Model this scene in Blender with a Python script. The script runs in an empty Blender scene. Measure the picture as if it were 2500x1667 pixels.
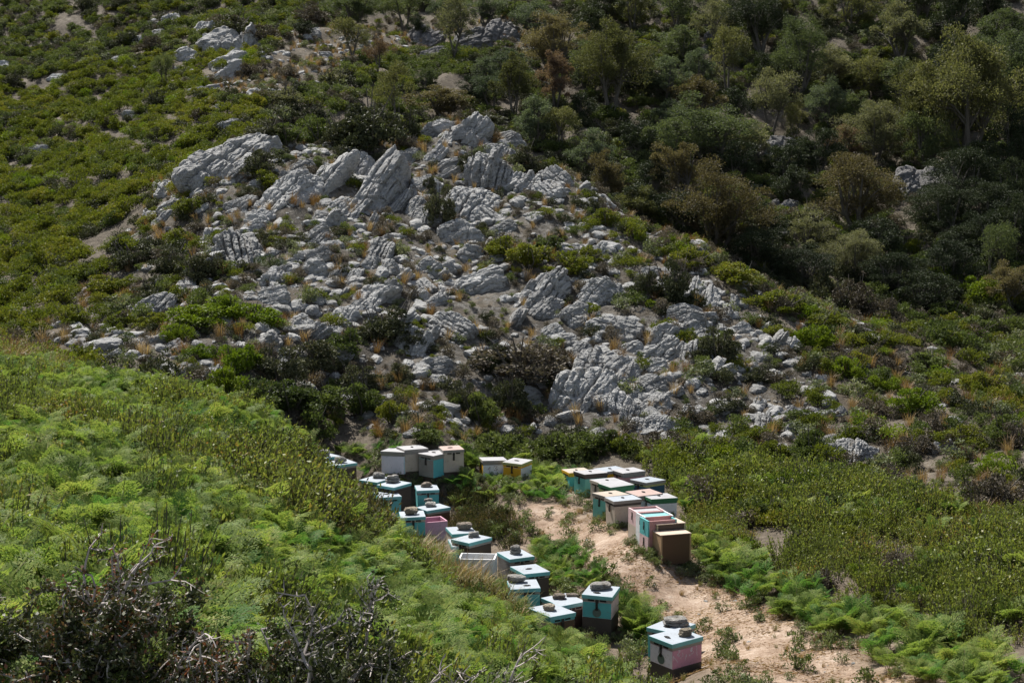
import bpy, bmesh, math, random
import numpy as np
from mathutils import Vector, Matrix, Euler

# ------------------------------------------------------------------ camera, world, sun, exposure
SC = bpy.context.scene
COL = SC.collection
CZ = 5.75
PITCH = math.radians(5.5)
FPX, CX, CY = 3472.0, 1250.0, 833.5          # focal length and centre in photograph pixels (2500 x 1667)
cam_d = bpy.data.cameras.new('camera')
cam_d.lens = 50.0
cam_d.sensor_width = 36.0
cam_d.clip_start = 0.1
cam_d.clip_end = 3000.0
cam = bpy.data.objects.new('camera', cam_d)
COL.objects.link(cam)
cam.location = (0, 0, CZ)
cam.rotation_euler = (math.pi / 2 - PITCH, 0, 0)
SC.camera = cam

SUN_EL, SUN_AZ = math.radians(53), math.radians(-30)      # azimuth measured from straight ahead, negative = left
SUN_DIR = Vector((math.sin(SUN_AZ) * math.cos(SUN_EL), math.cos(SUN_AZ) * math.cos(SUN_EL), math.sin(SUN_EL)))
w = bpy.data.worlds.new('World')
SC.world = w
w.use_nodes = True
wn = w.node_tree.nodes
sky = wn.new('ShaderNodeTexSky')
sky.sky_type = 'NISHITA'
sky.sun_disc = False
sky.sun_elevation = SUN_EL
sky.sun_rotation = SUN_AZ
sky.air_density = 1.0
sky.dust_density = 0.6
hsv = wn.new('ShaderNodeHueSaturation')
hsv.inputs['Saturation'].default_value = 0.6
w.node_tree.links.new(sky.outputs[0], hsv.inputs['Color'])
w.node_tree.links.new(hsv.outputs[0], wn['Background'].inputs['Color'])
wn['Background'].inputs['Strength'].default_value = 0.07
sun_d = bpy.data.lights.new('sun', 'SUN')
sun_d.energy = 5.0
sun_d.angle = math.radians(0.53)
sun_d.color = (1.0, 0.95, 0.87)
sun = bpy.data.objects.new('sun', sun_d)
COL.objects.link(sun)
sun.rotation_euler = SUN_DIR.to_track_quat('Z', 'Y').to_euler()
SC.view_settings.view_transform = 'Standard'
SC.view_settings.look = 'None'
SC.view_settings.exposure = 0.82
SC.view_settings.gamma = 1.0
SC.cycles.max_bounces = 5
SC.cycles.diffuse_bounces = 2
SC.cycles.glossy_bounces = 1
SC.cycles.transmission_bounces = 2
SC.cycles.caustics_reflective = False
SC.cycles.caustics_refractive = False
SC.cycles.use_adaptive_sampling = True
SC.cycles.adaptive_threshold = 0.02

RNG = np.random.default_rng(7)
random.seed(7)

# ------------------------------------------------------------------ numeric helpers
_P = np.random.default_rng(3).permutation(512).astype(np.int64)
_G = np.random.default_rng(4).normal(size=(512, 3))
_G /= np.linalg.norm(_G, axis=1)[:, None]

def pn(p, seed=0):
    """gradient noise, p (N,3) -> about -0.7..0.7"""
    p = np.asarray(p, float) + seed * 17.37
    i = np.floor(p).astype(np.int64)
    f = p - i
    u = f * f * f * (f * (f * 6 - 15) + 10)
    out = 0
    for dx in (0, 1):
        for dy in (0, 1):
            for dz in (0, 1):
                h = _P[(_P[(_P[(i[:, 0] + dx) & 511] + i[:, 1] + dy) & 511] + i[:, 2] + dz) & 511]
                g = _G[h]
                d = g[:, 0] * (f[:, 0] - dx) + g[:, 1] * (f[:, 1] - dy) + g[:, 2] * (f[:, 2] - dz)
                wx = u[:, 0] if dx else 1 - u[:, 0]
                wy = u[:, 1] if dy else 1 - u[:, 1]
                wz = u[:, 2] if dz else 1 - u[:, 2]
                out = out + d * wx * wy * wz
    return out

def fbm(p, oct=4, seed=0, ridge=False):
    p = np.asarray(p, float)
    a, s = 1.0, 0.0
    for k in range(oct):
        n = pn(p * 2 ** k, seed + k * 3)
        s = s + a * ((0.5 - np.abs(n)) if ridge else n)
        a *= 0.5
    return s

def sstep(a, b, x):
    t = np.clip((x - a) / (b - a), 0, 1)
    return t * t * (3 - 2 * t)

def inpoly(px, py, poly):
    px, py = np.asarray(px, float), np.asarray(py, float)
    c = np.zeros(px.shape, bool)
    n = len(poly)
    for i in range(n):
        x1, y1 = poly[i]
        x2, y2 = poly[(i + 1) % n]
        if y1 == y2:
            continue
        m = ((y1 > py) != (y2 > py)) & (px < (x2 - x1) * (py - y1) / (y2 - y1) + x1)
        c ^= m
    return c

cp, spn = math.cos(PITCH), math.sin(PITCH)
def ray(px, py, Y):
    v = (CY - py) / FPX
    z = Y * (v * cp - spn) / (cp + v * spn)
    d = Y * cp - z * spn
    return (px - CX) / FPX * d, Y, z + CZ

def project(X, Y, Z):
    z = Z - CZ
    d = Y * cp - z * spn
    return CX + FPX * X / d, CY - FPX * (Y * spn + z * cp) / d

# ------------------------------------------------------------------ terrain: a survey of the slopes (image column, row, distance), smoothly interpolated
SURVEY = [
 (0,1500,8.5),(0,1300,12),(0,1100,17),(0,950,23),(0,885,27),(0,850,34),(0,800,38),(0,600,52),(0,400,68),(0,200,88),(0,0,115),
 (300,1600,7.2),(300,1400,10.5),(300,1200,15),(300,1020,22),(300,950,26),(300,880,32),(300,800,36),(300,640,44),(300,500,54),(300,300,72),(300,150,90),(300,0,110),
 (600,1620,8.7),(600,1430,11.6),(600,1230,16.5),(600,1060,23),(600,1000,26.3),(600,950,31),(600,800,35),(600,600,42),(600,400,48.5),(600,340,51),(600,250,68),(600,100,92),(600,0,106),
 (900,1640,10.6),(900,1480,13.7),(900,1340,17.5),(900,1085,30.6),(900,950,33.5),(900,800,36.5),(900,600,42),(900,400,49),(900,340,51.5),(900,230,76),(900,80,98),(900,0,110),
 (1150,1640,13),(1150,1090,31),(1150,1000,33),(1150,900,35),(1150,700,40),(1150,500,46),(1150,350,51),(1150,287,53.5),(1150,190,84),(1150,100,100),(1150,0,115),
 (1450,1420,21.6),(1400,1290,25),(1300,1180,29),(1330,1080,32.2),(1400,980,34),(1400,850,36.5),(1400,700,40),(1400,550,44.5),(1400,440,48.5),(1400,300,80),(1400,100,105),(1400,0,118),
 (1700,1640,16.8),(1650,1400,21.9),(1700,1280,25),(1700,1150,29),(1700,1060,31.5),(1700,950,34),(1700,800,37.5),(1700,680,41),(1700,605,43.5),(1700,540,68),(1700,450,78),(1700,250,100),(1700,0,128),
 (2000,1650,16.4),(2000,1400,21),(2000,1200,26.5),(2000,1100,30),(2000,1000,33),(2000,850,37.5),(2000,765,40.5),(2000,680,63),(2000,500,78),(2000,300,98),(2000,100,118),(2000,0,130),
 (2300,1640,15.6),(2300,1400,20.5),(2300,1200,26),(2300,1000,32.5),(2300,900,36.5),(2300,855,39),(2300,780,56),(2300,600,70),(2300,400,88),(2300,200,106),(2300,0,126),
 (2500,1640,15.2),(2500,1400,19.5),(2500,1200,25),(2500,1050,30.5),(2500,940,36),(2500,800,54),(2500,600,68),(2500,400,86),(2500,200,104),(2500,0,124),
]
HIVE_SURVEY = [  # lid column, row, height of the hive, distance by its apparent size
 (792,1113,.39,29.4),(832,1128,.62,29.0),(969,1098,.39,28.8),(1061,1105,.39,28.6),(1263,1124,.39,28.2),(963,1180,.62,27.4),(1043,1191,.55,28.0),(946,1206,.48,27.0),(1059,1237,.50,26.2),(1008,1254,.48,25.2),
 (1126,1293,.45,24.4),(1153,1313,.62,23.8),(1130,1323,.48,23.3),(1167,1357,.33,22.4),(1260,1352,.48,22.8),(1293,1388,.62,21.7),(1280,1425,.48,20.5),(1377,1462,.43,20.0),(1346,1488,.37,19.3),(1466,1440,.62,19.9),(1640,1526,.45,18.7),(1651,1550,.62,17.5),
 (1442,1151,.43,27.2),(1523,1215,.43,24.6),(1638,1298,.44,22.2),(1581,1170,.39,26.6),(1609,1210,.39,25.2),
]
EXTRA_Z = [  # px column, distance, ground height: hidden dips and ground outside the frame
 (-50,30.5,2.1),(150,30,2.0),(300,29,1.6),(600,28.6,0.9),(600,57,7.4),(900,58,6.6),(1150,62,6.4),(1400,58,4.6),(1700,54,2.3),(2000,50,1.3),(2300,46,0.7),(2500,43,0.3),
 (0,5.5,3.2),(300,5,3.2),(600,5,3.3),(900,5,3.4),(1250,5,3.2),(1250,9,1.6),(1600,9,1.6),(1600,5,3.0),(2000,9,1.4),(2500,9,1.3),(2500,5,3.0),(2000,5,3.0),
 (900,21,.70),(900,24,.10),(1150,16.3,.65),(1150,19.5,.10),(1300,17,.35),(1450,16,.1),(1180,28,-.1),(1250,25.5,-.15),
]
def steep(px, Y):
    # slope beyond the gully steepened towards the right, shaped to darken it
    k = 1 - 0.40 * min(1.0, max(0.0, (px - 900) / 800.0))
    return Y if Y < 54 else 54 + (Y - 54) * k
SURVEY = [(a_, b_, steep(a_, c_)) for a_, b_, c_ in SURVEY]
ctl = [ray(*s) for s in SURVEY]
for px, py, H, Y in HIVE_SURVEY:
    q = ray(px, py, Y)
    ctl.append((q[0], q[1], q[2] - H))
for px in (-900, 3400):
    src = 0 if px < 0 else 2500
    for s in SURVEY:
        if s[0] == src:
            ctl.append(ray(px, s[1], s[2]))
for px, Y, z in EXTRA_Z:
    ctl.append(((px - CX) / FPX * Y, Y, z))
for az in (-50, -25, 0, 25, 50):
    for r, z in ((1.0, 4.15), (2.5, 3.95), (190, 50.0 if az < 0 else 85.0), (320, 105.0 if az < 0 else 160.0)):
        ctl.append((r * math.sin(math.radians(az)), r * math.cos(math.radians(az)), z))
for az in (-52, 52):
    for r, z in ((8, 2.6), (20, 2.0), (40, 3.5), (70, 7.0), (110, 20.0)):
        ctl.append((r * math.sin(math.radians(az)), r * math.cos(math.radians(az)), z))
ctl = np.array(ctl)
def _uw(X, Y):
    return np.stack([np.arctan2(X, Y) * 2.4, np.log(np.hypot(X, Y))], 1)
_C = _uw(ctl[:, 0], ctl[:, 1])
_t = (ctl[:, 2] - CZ) / np.hypot(ctl[:, 0], ctl[:, 1])
def _phi(a, b):
    d2 = ((a[:, None, :] - b[None, :, :]) ** 2).sum(2)
    return np.sqrt(d2 + 0.05 ** 2)
_n = len(_C)
_A = np.zeros((_n + 3, _n + 3))
_A[:_n, :_n] = _phi(_C, _C) - 1e-3 * np.eye(_n)
_A[:_n, _n] = 1
_A[:_n, _n + 1:] = _C
_A[_n:, :_n] = _A[:_n, _n:].T
_wts = np.linalg.solve(_A, np.r_[_t, 0, 0, 0])
NA, NR = 761, 720
AZ = np.radians(np.linspace(-52, 52, NA))
LR = np.linspace(math.log(0.8), math.log(320), NR)
AA, RR = np.meshgrid(AZ, LR, indexing='ij')
rr = np.exp(RR).ravel()
GX, GY = (np.sin(AA).ravel() * rr), (np.cos(AA).ravel() * rr)
tt = np.empty(GX.size)
for i in range(0, GX.size, 40000):
    q = _uw(GX[i:i + 40000], GY[i:i + 40000])
    tt[i:i + 40000] = _phi(q, _C) @ _wts[:_n] + _wts[_n] + q @ _wts[_n + 1:]
GZ = CZ + tt * rr
P2 = np.stack([GX, GY, GX * 0], 1)
rough = sstep(29, 36, rr)
GZ += (0.05 + 0.0 * rough) * fbm(P2 * 0.8, 3, 1) + 0.03 * fbm(P2 * 3, 2, 2)
GZ += rough * (0.34 * fbm(P2 * 0.42, 4, 3) + 0.12 * fbm(P2 * 2.2, 2, 5)) + sstep(60, 80, rr) * 1.1 * fbm(P2 * 0.12, 3, 9)
GZG = GZ.reshape(NA, NR)

def height(X, Y):
    X, Y = np.asarray(X, float), np.asarray(Y, float)
    a = (np.arctan2(X, Y) - AZ[0]) / (AZ[1] - AZ[0])
    l = (np.log(np.maximum(np.hypot(X, Y), 0.81)) - LR[0]) / (LR[1] - LR[0])
    a = np.clip(a, 0, NA - 1.001)
    l = np.clip(l, 0, NR - 1.001)
    ia, il = a.astype(int), l.astype(int)
    fa, fl = a - ia, l - il
    g = GZG
    return (g[ia, il] * (1 - fa) * (1 - fl) + g[ia + 1, il] * fa * (1 - fl) + g[ia, il + 1] * (1 - fa) * fl + g[ia + 1, il + 1] * fa * fl)

_YS = np.exp(np.linspace(math.log(3.0), math.log(280), 6000))
def at(px, py, H=0.0, ymin=3.0, ymax=280):
    """where the sight line of that column and row first comes within H of the ground"""
    X, Y, Z = ray(px, py, _YS)
    hit = (Z <= height(X, Y) + H) & (Y >= ymin) & (Y <= ymax)
    k = int(np.argmax(hit))
    if not hit[k]:
        g = np.abs(Z - height(X, Y) - H) + 1e6 * ((Y < ymin) | (Y > ymax))
        k = int(np.argmin(g))
    return Vector((X[k], Y[k], float(height(X[k], Y[k]))))

def normal_at(x, y, e=0.35):
    hx = float(height(x + e, y) - height(x - e, y)) / (2 * e)
    hy = float(height(x, y + e) - height(x, y - e)) / (2 * e)
    return Vector((-hx, -hy, 1)).normalized()

def mpp(p):
    """metres per photograph pixel at a point"""
    return (p.y * cp - (p.z - CZ) * spn) / FPX

# ------------------------------------------------------------------ mesh helpers
def mesh(name, V, quads=None, tris=None, mats=(), fm=None, smooth=False):
    me = bpy.data.meshes.new(name)
    V = np.asarray(V, np.float32)
    loops, starts, tot = [], [], 0
    nq = 0 if quads is None else len(quads)
    nt = 0 if tris is None else len(tris)
    if nq:
        loops.append(np.asarray(quads, np.int32).ravel())
        starts.append(np.arange(nq) * 4)
    if nt:
        loops.append(np.asarray(tris, np.int32).ravel())
        starts.append(nq * 4 + np.arange(nt) * 3)
    L = np.concatenate(loops)
    S = np.concatenate(starts)
    me.vertices.add(len(V))
    me.vertices.foreach_set('co', V.ravel())
    me.loops.add(len(L))
    me.loops.foreach_set('vertex_index', L)
    me.polygons.add(nq + nt)
    me.polygons.foreach_set('loop_start', S.astype(np.int32))
    for m in mats:
        me.materials.append(m)
    if fm is not None:
        me.polygons.foreach_set('material_index', np.asarray(fm, np.int32))
    me.polygons.foreach_set('use_smooth', np.full(nq + nt, smooth))
    me.update(calc_edges=True)
    me.validate()
    return me

def obj(name, me, parent=None, loc=None, rot=None, scl=None):
    o = bpy.data.objects.new(name, me)
    COL.objects.link(o)
    if parent is not None:
        o.parent = parent
    if loc is not None:
        o.location = loc
    if rot is not None:
        o.rotation_euler = rot
    if scl is not None:
        o.scale = scl if hasattr(scl, '__len__') else (scl,) * 3
    return o

def tag(o, label=None, cat=None, group=None, kind=None):
    for k, v in (('label', label), ('category', cat), ('group', group), ('kind', kind)):
        if v:
            o[k] = v
    return o

def thing(name, label, cat, loc, rz=0.0, group=None, scl=None):
    return tag(obj(name, None, None, loc, (0, 0, rz), scl), label, cat, group)

class Q:
    """collects quads"""
    def __init__(s):
        s.V, s.F, s.M, s.n = [], [], [], 0
    def add(s, V, F, m=0):
        V, F = np.asarray(V, float), np.asarray(F, int)
        s.V.append(V)
        s.F.append(F + s.n)
        s.M.append(np.full(len(F), m))
        s.n += len(V)
    def box(s, x0, x1, y0, y1, z0, z1, m=0, fronts=None, c=0.0):
        V = [(x, y, z) for z in (z0, z1) for y in (y0, y1) for x in (x0, x1)]
        F = [(0, 2, 3, 1), (4, 5, 7, 6), (0, 1, 5, 4), (2, 6, 7, 3), (0, 4, 6, 2), (1, 3, 7, 5)]  # bottom top front back left right
        b = s.n
        s.add(V, F, m)
        if fronts:
            for k, mm in fronts.items():
                s.M[-1][k] = mm
    def tube(s, pts, rad, n=5, m=0):
        pts = np.asarray(pts, float)
        rad = np.broadcast_to(np.asarray(rad, float), (len(pts),))
        T = np.gradient(pts, axis=0)
        T /= np.linalg.norm(T, axis=1)[:, None] + 1e-9
        ref = np.array([0.31, 0.17, 0.93]) if abs(T[0, 2]) < 0.9 else np.array([0.93, 0.2, 0.1])
        A = np.cross(T, ref)
        A /= np.linalg.norm(A, axis=1)[:, None] + 1e-9
        B = np.cross(T, A)
        ang = np.arange(n) * 2 * math.pi / n
        V = (pts[:, None, :] + rad[:, None, None] * (np.cos(ang)[None, :, None] * A[:, None, :] + np.sin(ang)[None, :, None] * B[:, None, :])).reshape(-1, 3)
        F = [(i * n + j, i * n + (j + 1) % n, (i + 1) * n + (j + 1) % n, (i + 1) * n + j) for i in range(len(pts) - 1) for j in range(n)]
        s.add(V, F, m)
    def mesh(s, name, mats, smooth=False):
        return mesh(name, np.concatenate(s.V), np.concatenate(s.F), None, mats, np.concatenate(s.M), smooth)

# ------------------------------------------------------------------ materials
class NT:
    def __init__(s, name):
        s.m = bpy.data.materials.new(name)
        s.m.use_nodes = True
        s.t = s.m.node_tree
        s.b = s.t.nodes['Principled BSDF']
        s.out = s.t.nodes['Material Output']
    def n(s, typ, ins=None, **kw):
        nd = s.t.nodes.new(typ)
        for k, v in kw.items():
            setattr(nd, k, v)
        for k, v in (ins or {}).items():
            if isinstance(v, bpy.types.NodeSocket):
                s.t.links.new(v, nd.inputs[k])
            else:
                nd.inputs[k].default_value = v
        return nd
    def l(s, a, b):
        s.t.links.new(a, b)
    def ramp(s, fac, stops):
        r = s.n('ShaderNodeValToRGB', {'Fac': fac})
        e = r.color_ramp.elements
        while len(e) < len(stops):
            e.new(0.5)
        for q, (p, c) in zip(e, stops):
            q.position = p
            q.color = (*c, 1) if len(c) == 3 else c
        return r.outputs[0]
    def noise(s, vec, scale, detail=4, rough=0.6, dist=0.0):
        return s.n('ShaderNodeTexNoise', {'Vector': vec, 'Scale': scale, 'Detail': detail, 'Roughness': rough, 'Distortion': dist}).outputs['Fac']
    def math(s, op, a, b=0.0, c=0.0):
        return s.n('ShaderNodeMath', {0: a, 1: b, 2: c}, operation=op).outputs[0]
    def mix(s, f, a, b, mode='MIX'):
        nd = s.n('ShaderNodeMix', {'Factor': f}, data_type='RGBA', blend_type=mode)
        for k, v in ((6, a), (7, b)):
            if isinstance(v, bpy.types.NodeSocket):
                s.t.links.new(v, nd.inputs[k])
            else:
                nd.inputs[k].default_value = (*v, 1)
        return nd.outputs[2]
    def pos(s):
        return s.n('ShaderNodeNewGeometry').outputs['Position']
    def bump(s, h, strength, dist):
        b = s.n('ShaderNodeBump', {'Height': h, 'Strength': strength, 'Distance': dist})
        s.l(b.outputs[0], s.b.inputs['Normal'])

def leaf_mat(name, stops, trans=0.3, patch=0.35, spec=0.25, rough=0.55):
    """foliage: colour differs leaf by leaf, plant by plant and in soft patches over the ground"""
    t = NT(name)
    g = t.n('ShaderNodeNewGeometry')
    oi = t.n('ShaderNodeObjectInfo')
    f = t.math('MULTIPLY', g.outputs['Random Per Island'], 0.5)
    f = t.math('MULTIPLY_ADD', oi.outputs['Random'], 0.3, f)
    f = t.math('MULTIPLY_ADD', t.math('SUBTRACT', t.noise(g.outputs['Position'], patch, 3, 0.6), 0.3), 0.7, f)
    c = t.ramp(f, stops)
    t.l(c, t.b.inputs['Base Color'])
    t.b.inputs['Roughness'].default_value = rough
    t.b.inputs['Specular IOR Level'].default_value = spec
    tr = t.n('ShaderNodeBsdfTranslucent', {'Color': t.mix(1.0, c, (1.25, 1.3, 0.75), 'MULTIPLY')})
    mx = t.n('ShaderNodeMixShader', {0: trans, 1: t.b.outputs[0], 2: tr.outputs[0]})
    t.l(mx.outputs[0], t.out.inputs['Surface'])
    return t.m

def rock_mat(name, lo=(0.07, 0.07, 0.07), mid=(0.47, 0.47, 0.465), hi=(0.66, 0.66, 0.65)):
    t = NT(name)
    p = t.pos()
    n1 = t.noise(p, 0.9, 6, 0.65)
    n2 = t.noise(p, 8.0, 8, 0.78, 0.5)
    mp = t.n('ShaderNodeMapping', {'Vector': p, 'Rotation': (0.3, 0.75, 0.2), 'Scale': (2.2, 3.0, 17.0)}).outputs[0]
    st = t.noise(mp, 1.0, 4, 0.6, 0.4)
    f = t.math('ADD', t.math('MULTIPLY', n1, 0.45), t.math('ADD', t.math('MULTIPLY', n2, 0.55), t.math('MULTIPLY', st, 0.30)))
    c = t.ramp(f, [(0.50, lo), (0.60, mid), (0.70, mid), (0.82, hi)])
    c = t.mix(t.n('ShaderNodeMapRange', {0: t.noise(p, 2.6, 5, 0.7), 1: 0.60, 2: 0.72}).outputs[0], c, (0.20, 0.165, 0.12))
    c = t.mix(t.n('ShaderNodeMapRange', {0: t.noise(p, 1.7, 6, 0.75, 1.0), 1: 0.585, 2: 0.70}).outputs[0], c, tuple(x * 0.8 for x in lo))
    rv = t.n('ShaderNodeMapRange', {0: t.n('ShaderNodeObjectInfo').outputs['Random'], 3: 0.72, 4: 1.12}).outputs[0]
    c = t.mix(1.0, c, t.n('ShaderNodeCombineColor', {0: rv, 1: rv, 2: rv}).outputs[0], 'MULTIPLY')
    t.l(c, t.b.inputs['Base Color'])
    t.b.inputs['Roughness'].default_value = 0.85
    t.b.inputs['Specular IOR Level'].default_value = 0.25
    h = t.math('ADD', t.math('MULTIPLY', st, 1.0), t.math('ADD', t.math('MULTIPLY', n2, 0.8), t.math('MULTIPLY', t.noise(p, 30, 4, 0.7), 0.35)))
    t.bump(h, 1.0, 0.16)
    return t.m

def paint_mat(name, col, wear=0.35, wood=(0.20, 0.165, 0.135), rough=0.6, dirt=True):
    """painted or bare wood, flaking and stained, a different pattern on every object"""
    t = NT(name)
    tc = t.n('ShaderNodeTexCoord').outputs['Object']
    rnd = t.n('ShaderNodeObjectInfo').outputs['Random']
    off = t.n('ShaderNodeVectorMath', {0: tc, 1: t.n('ShaderNodeCombineXYZ', {0: t.math('MULTIPLY', rnd, 37.0), 1: t.math('MULTIPLY', rnd, 91.0)}).outputs[0]}, operation='ADD').outputs[0]
    n1 = t.noise(off, 9.0, 6, 0.7)
    n2 = t.noise(t.n('ShaderNodeMapping', {'Vector': off, 'Scale': (3, 3, 40)}).outputs[0], 1.5, 5, 0.65)
    k = t.n('ShaderNodeMapRange', {0: t.math('ADD', t.math('MULTIPLY', n1, 0.7), t.math('MULTIPLY', n2, 0.3)), 1: 0.66 - 0.2 * wear, 2: 0.78 - 0.2 * wear}).outputs[0]
    v = t.mix(t.noise(off, 3.0, 4, 0.6), tuple(x * 0.72 for x in col), tuple(min(0.9, x * 1.2) for x in col))
    c = t.mix(t.math('MULTIPLY', k, 0.85), v, wood)
    if dirt:
        c = t.mix(t.math('MULTIPLY', t.n('ShaderNodeMapRange', {0: t.noise(off, 22, 5, 0.75), 1: 0.56, 2: 0.74}).outputs[0], 0.5), c, (0.09, 0.075, 0.06))
    t.l(c, t.b.inputs['Base Color'])
    t.b.inputs['Roughness'].default_value = rough
    t.bump(t.math('ADD', n2, t.math('MULTIPLY', n1, 0.6)), 0.35, 0.006)
    return t.m

def flat_mat(name, col, rough=0.6, metal=0.0):
    t = NT(name)
    t.l(t.mix(t.noise(t.pos(), 25, 4, 0.6), tuple(x * 0.7 for x in col), tuple(min(1, x * 1.25) for x in col)), t.b.inputs['Base Color'])
    t.b.inputs['Roughness'].default_value = rough
    t.b.inputs['Metallic'].default_value = metal
    return t.m

# ------------------------------------------------------------------ the ground
def soil_mat():
    t = NT('ground_soil')
    p = t.pos()
    n1, n2, n3 = t.noise(p, 0.5, 5, 0.6), t.noise(p, 4.0, 6, 0.7), t.noise(p, 28, 4, 0.7)
    f = t.math('ADD', t.math('MULTIPLY', n1, 0.4), t.math('ADD', t.math('MULTIPLY', n2, 0.4), t.math('MULTIPLY', n3, 0.3)))
    c = t.ramp(f, [(0.36, (0.035, 0.031, 0.026)), (0.5, (0.08, 0.068, 0.053)), (0.62, (0.14, 0.12, 0.095)), (0.76, (0.25, 0.23, 0.20))])
    warm = t.ramp(f, [(0.38, (0.09, 0.065, 0.045)), (0.5, (0.19, 0.14, 0.10)), (0.6, (0.28, 0.215, 0.165)), (0.76, (0.42, 0.35, 0.29))])
    scree = t.ramp(t.math('ADD', t.math('MULTIPLY', t.noise(p, 6.0, 8, 0.8, 0.6), 0.7), t.math('MULTIPLY', n1, 0.3)), [(0.44, (0.04, 0.037, 0.033)), (0.52, (0.11, 0.104, 0.095)), (0.6, (0.24, 0.235, 0.225)), (0.72, (0.42, 0.415, 0.40))])
    c = t.mix(t.math('MULTIPLY', t.n('ShaderNodeAttribute', attribute_name='stony').outputs['Fac'], t.n('ShaderNodeMapRange', {0: t.noise(p, 1.4, 6, 0.7), 1: 0.40, 2: 0.52}).outputs[0]), c, scree)
    c = t.mix(t.n('ShaderNodeAttribute', attribute_name='trodden').outputs['Fac'], c, warm)
    t.l(c, t.b.inputs['Base Color'])
    t.b.inputs['Roughness'].default_value = 0.95
    t.b.inputs['Specular IOR Level'].default_value = 0.1
    t.bump(t.math('ADD', n2, t.math('MULTIPLY', n3, 0.5)), 0.8, 0.08)
    return t.m

def path_mat():
    t = NT('trodden_soil')
    p = t.pos()
    n1, n2, n3 = t.noise(p, 1.2, 5, 0.6), t.noise(p, 9.0, 6, 0.7), t.noise(t.n('ShaderNodeMapping', {'Vector': p, 'Scale': (30, 60, 30)}).outputs[0], 1.0, 4, 0.7)
    f = t.math('ADD', t.math('MULTIPLY', n1, 0.4), t.math('ADD', t.math('MULTIPLY', n2, 0.4), t.math('MULTIPLY', n3, 0.3)))
    c = t.ramp(f, [(0.38, (0.11, 0.075, 0.05)), (0.47, (0.215, 0.150, 0.108)), (0.56, (0.32, 0.240, 0.182)), (0.70, (0.50, 0.415, 0.345))])
    t.l(c, t.b.inputs['Base Color'])
    t.b.inputs['Roughness'].default_value = 0.95
    t.b.inputs['Specular IOR Level'].default_value = 0.1
    t.bump(t.math('ADD', n2, t.math('MULTIPLY', n3, 0.7)), 0.8, 0.03)
    return t.m

idx = np.arange(NA * NR).reshape(NA, NR)
gq = np.stack([idx[:-1, :-1], idx[1:, :-1], idx[1:, 1:], idx[:-1, 1:]], -1).reshape(-1, 4)
tag(obj('ground', mesh('ground', np.stack([GX, GY, GZ], 1), gq, None, [soil_mat()], None, True)), kind='structure')

PATH = [(2330,1790,0.75),(2050,1690,0.75),(1850,1575,0.66),(1700,1475,0.56),(1600,1400,0.52),(1500,1340,0.52),(1390,1285,0.48),(1320,1245,0.35)]
_pp = [(at(a, b), r) for a, b, r in PATH]
def path_dist(X, Y):
    """signed distance to the edge of the trodden path, negative inside"""
    best = np.full(np.shape(X), 1e9)
    for (a, ra), (b, rb) in zip(_pp[:-1], _pp[1:]):
        dx, dy = b.x - a.x, b.y - a.y
        t = np.clip(((X - a.x) * dx + (Y - a.y) * dy) / (dx * dx + dy * dy), 0, 1)
        d = np.hypot(X - a.x - t * dx, Y - a.y - t * dy) - (ra + (rb - ra) * t)
        best = np.minimum(best, d)
    return best
gm = bpy.data.objects['ground'].data
bare = np.exp(-np.maximum(path_dist(GX, GY) + 0.3 * fbm(P2 * 1.3, 3, 23), 0) / 0.9) * (rr > 12) * (rr < 33)
gm.attributes.new('trodden', 'FLOAT', 'POINT').data.foreach_set('value', bare.astype(np.float32))
a_, b_ = np.meshgrid(np.linspace(-3.2, 7.5, 430), np.linspace(12.5, 29.5, 560), indexing='ij')
X_, Y_ = a_.ravel(), b_.ravel()
P_ = np.stack([X_, Y_, X_ * 0], 1)
edge = path_dist(X_, Y_) + 0.55 * fbm(P_ * 1.1, 4, 21) + 0.1 * fbm(P_ * 6, 2, 25)
Zp = height(X_, Y_) + 0.006 + 0.02 * fbm(P_ * 4, 3, 31) * 0
ii = np.arange(X_.size).reshape(a_.shape)
pq = np.stack([ii[:-1, :-1], ii[1:, :-1], ii[1:, 1:], ii[:-1, 1:]], -1).reshape(-1, 4)
pq = pq[(edge[pq] < 0).all(1)]
used, inv = np.unique(pq, return_inverse=True)
tag(obj('dirt_path', mesh('dirt_path', np.stack([X_, Y_, Zp], 1)[used], inv.reshape(-1, 4), None, [path_mat()], None, True)), kind='structure')

# ------------------------------------------------------------------ rocks
_ico = {}
def ico(level):
    if level not in _ico:
        bm = bmesh.new()
        bmesh.ops.create_icosphere(bm, subdivisions=level, radius=1.0)
        V = np.array([v.co[:] for v in bm.verts])
        F = np.array([[v.index for v in f.verts] for f in bm.faces])
        bm.free()
        _ico[level] = (V / np.linalg.norm(V, axis=1)[:, None], F)
    return _ico[level]

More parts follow.
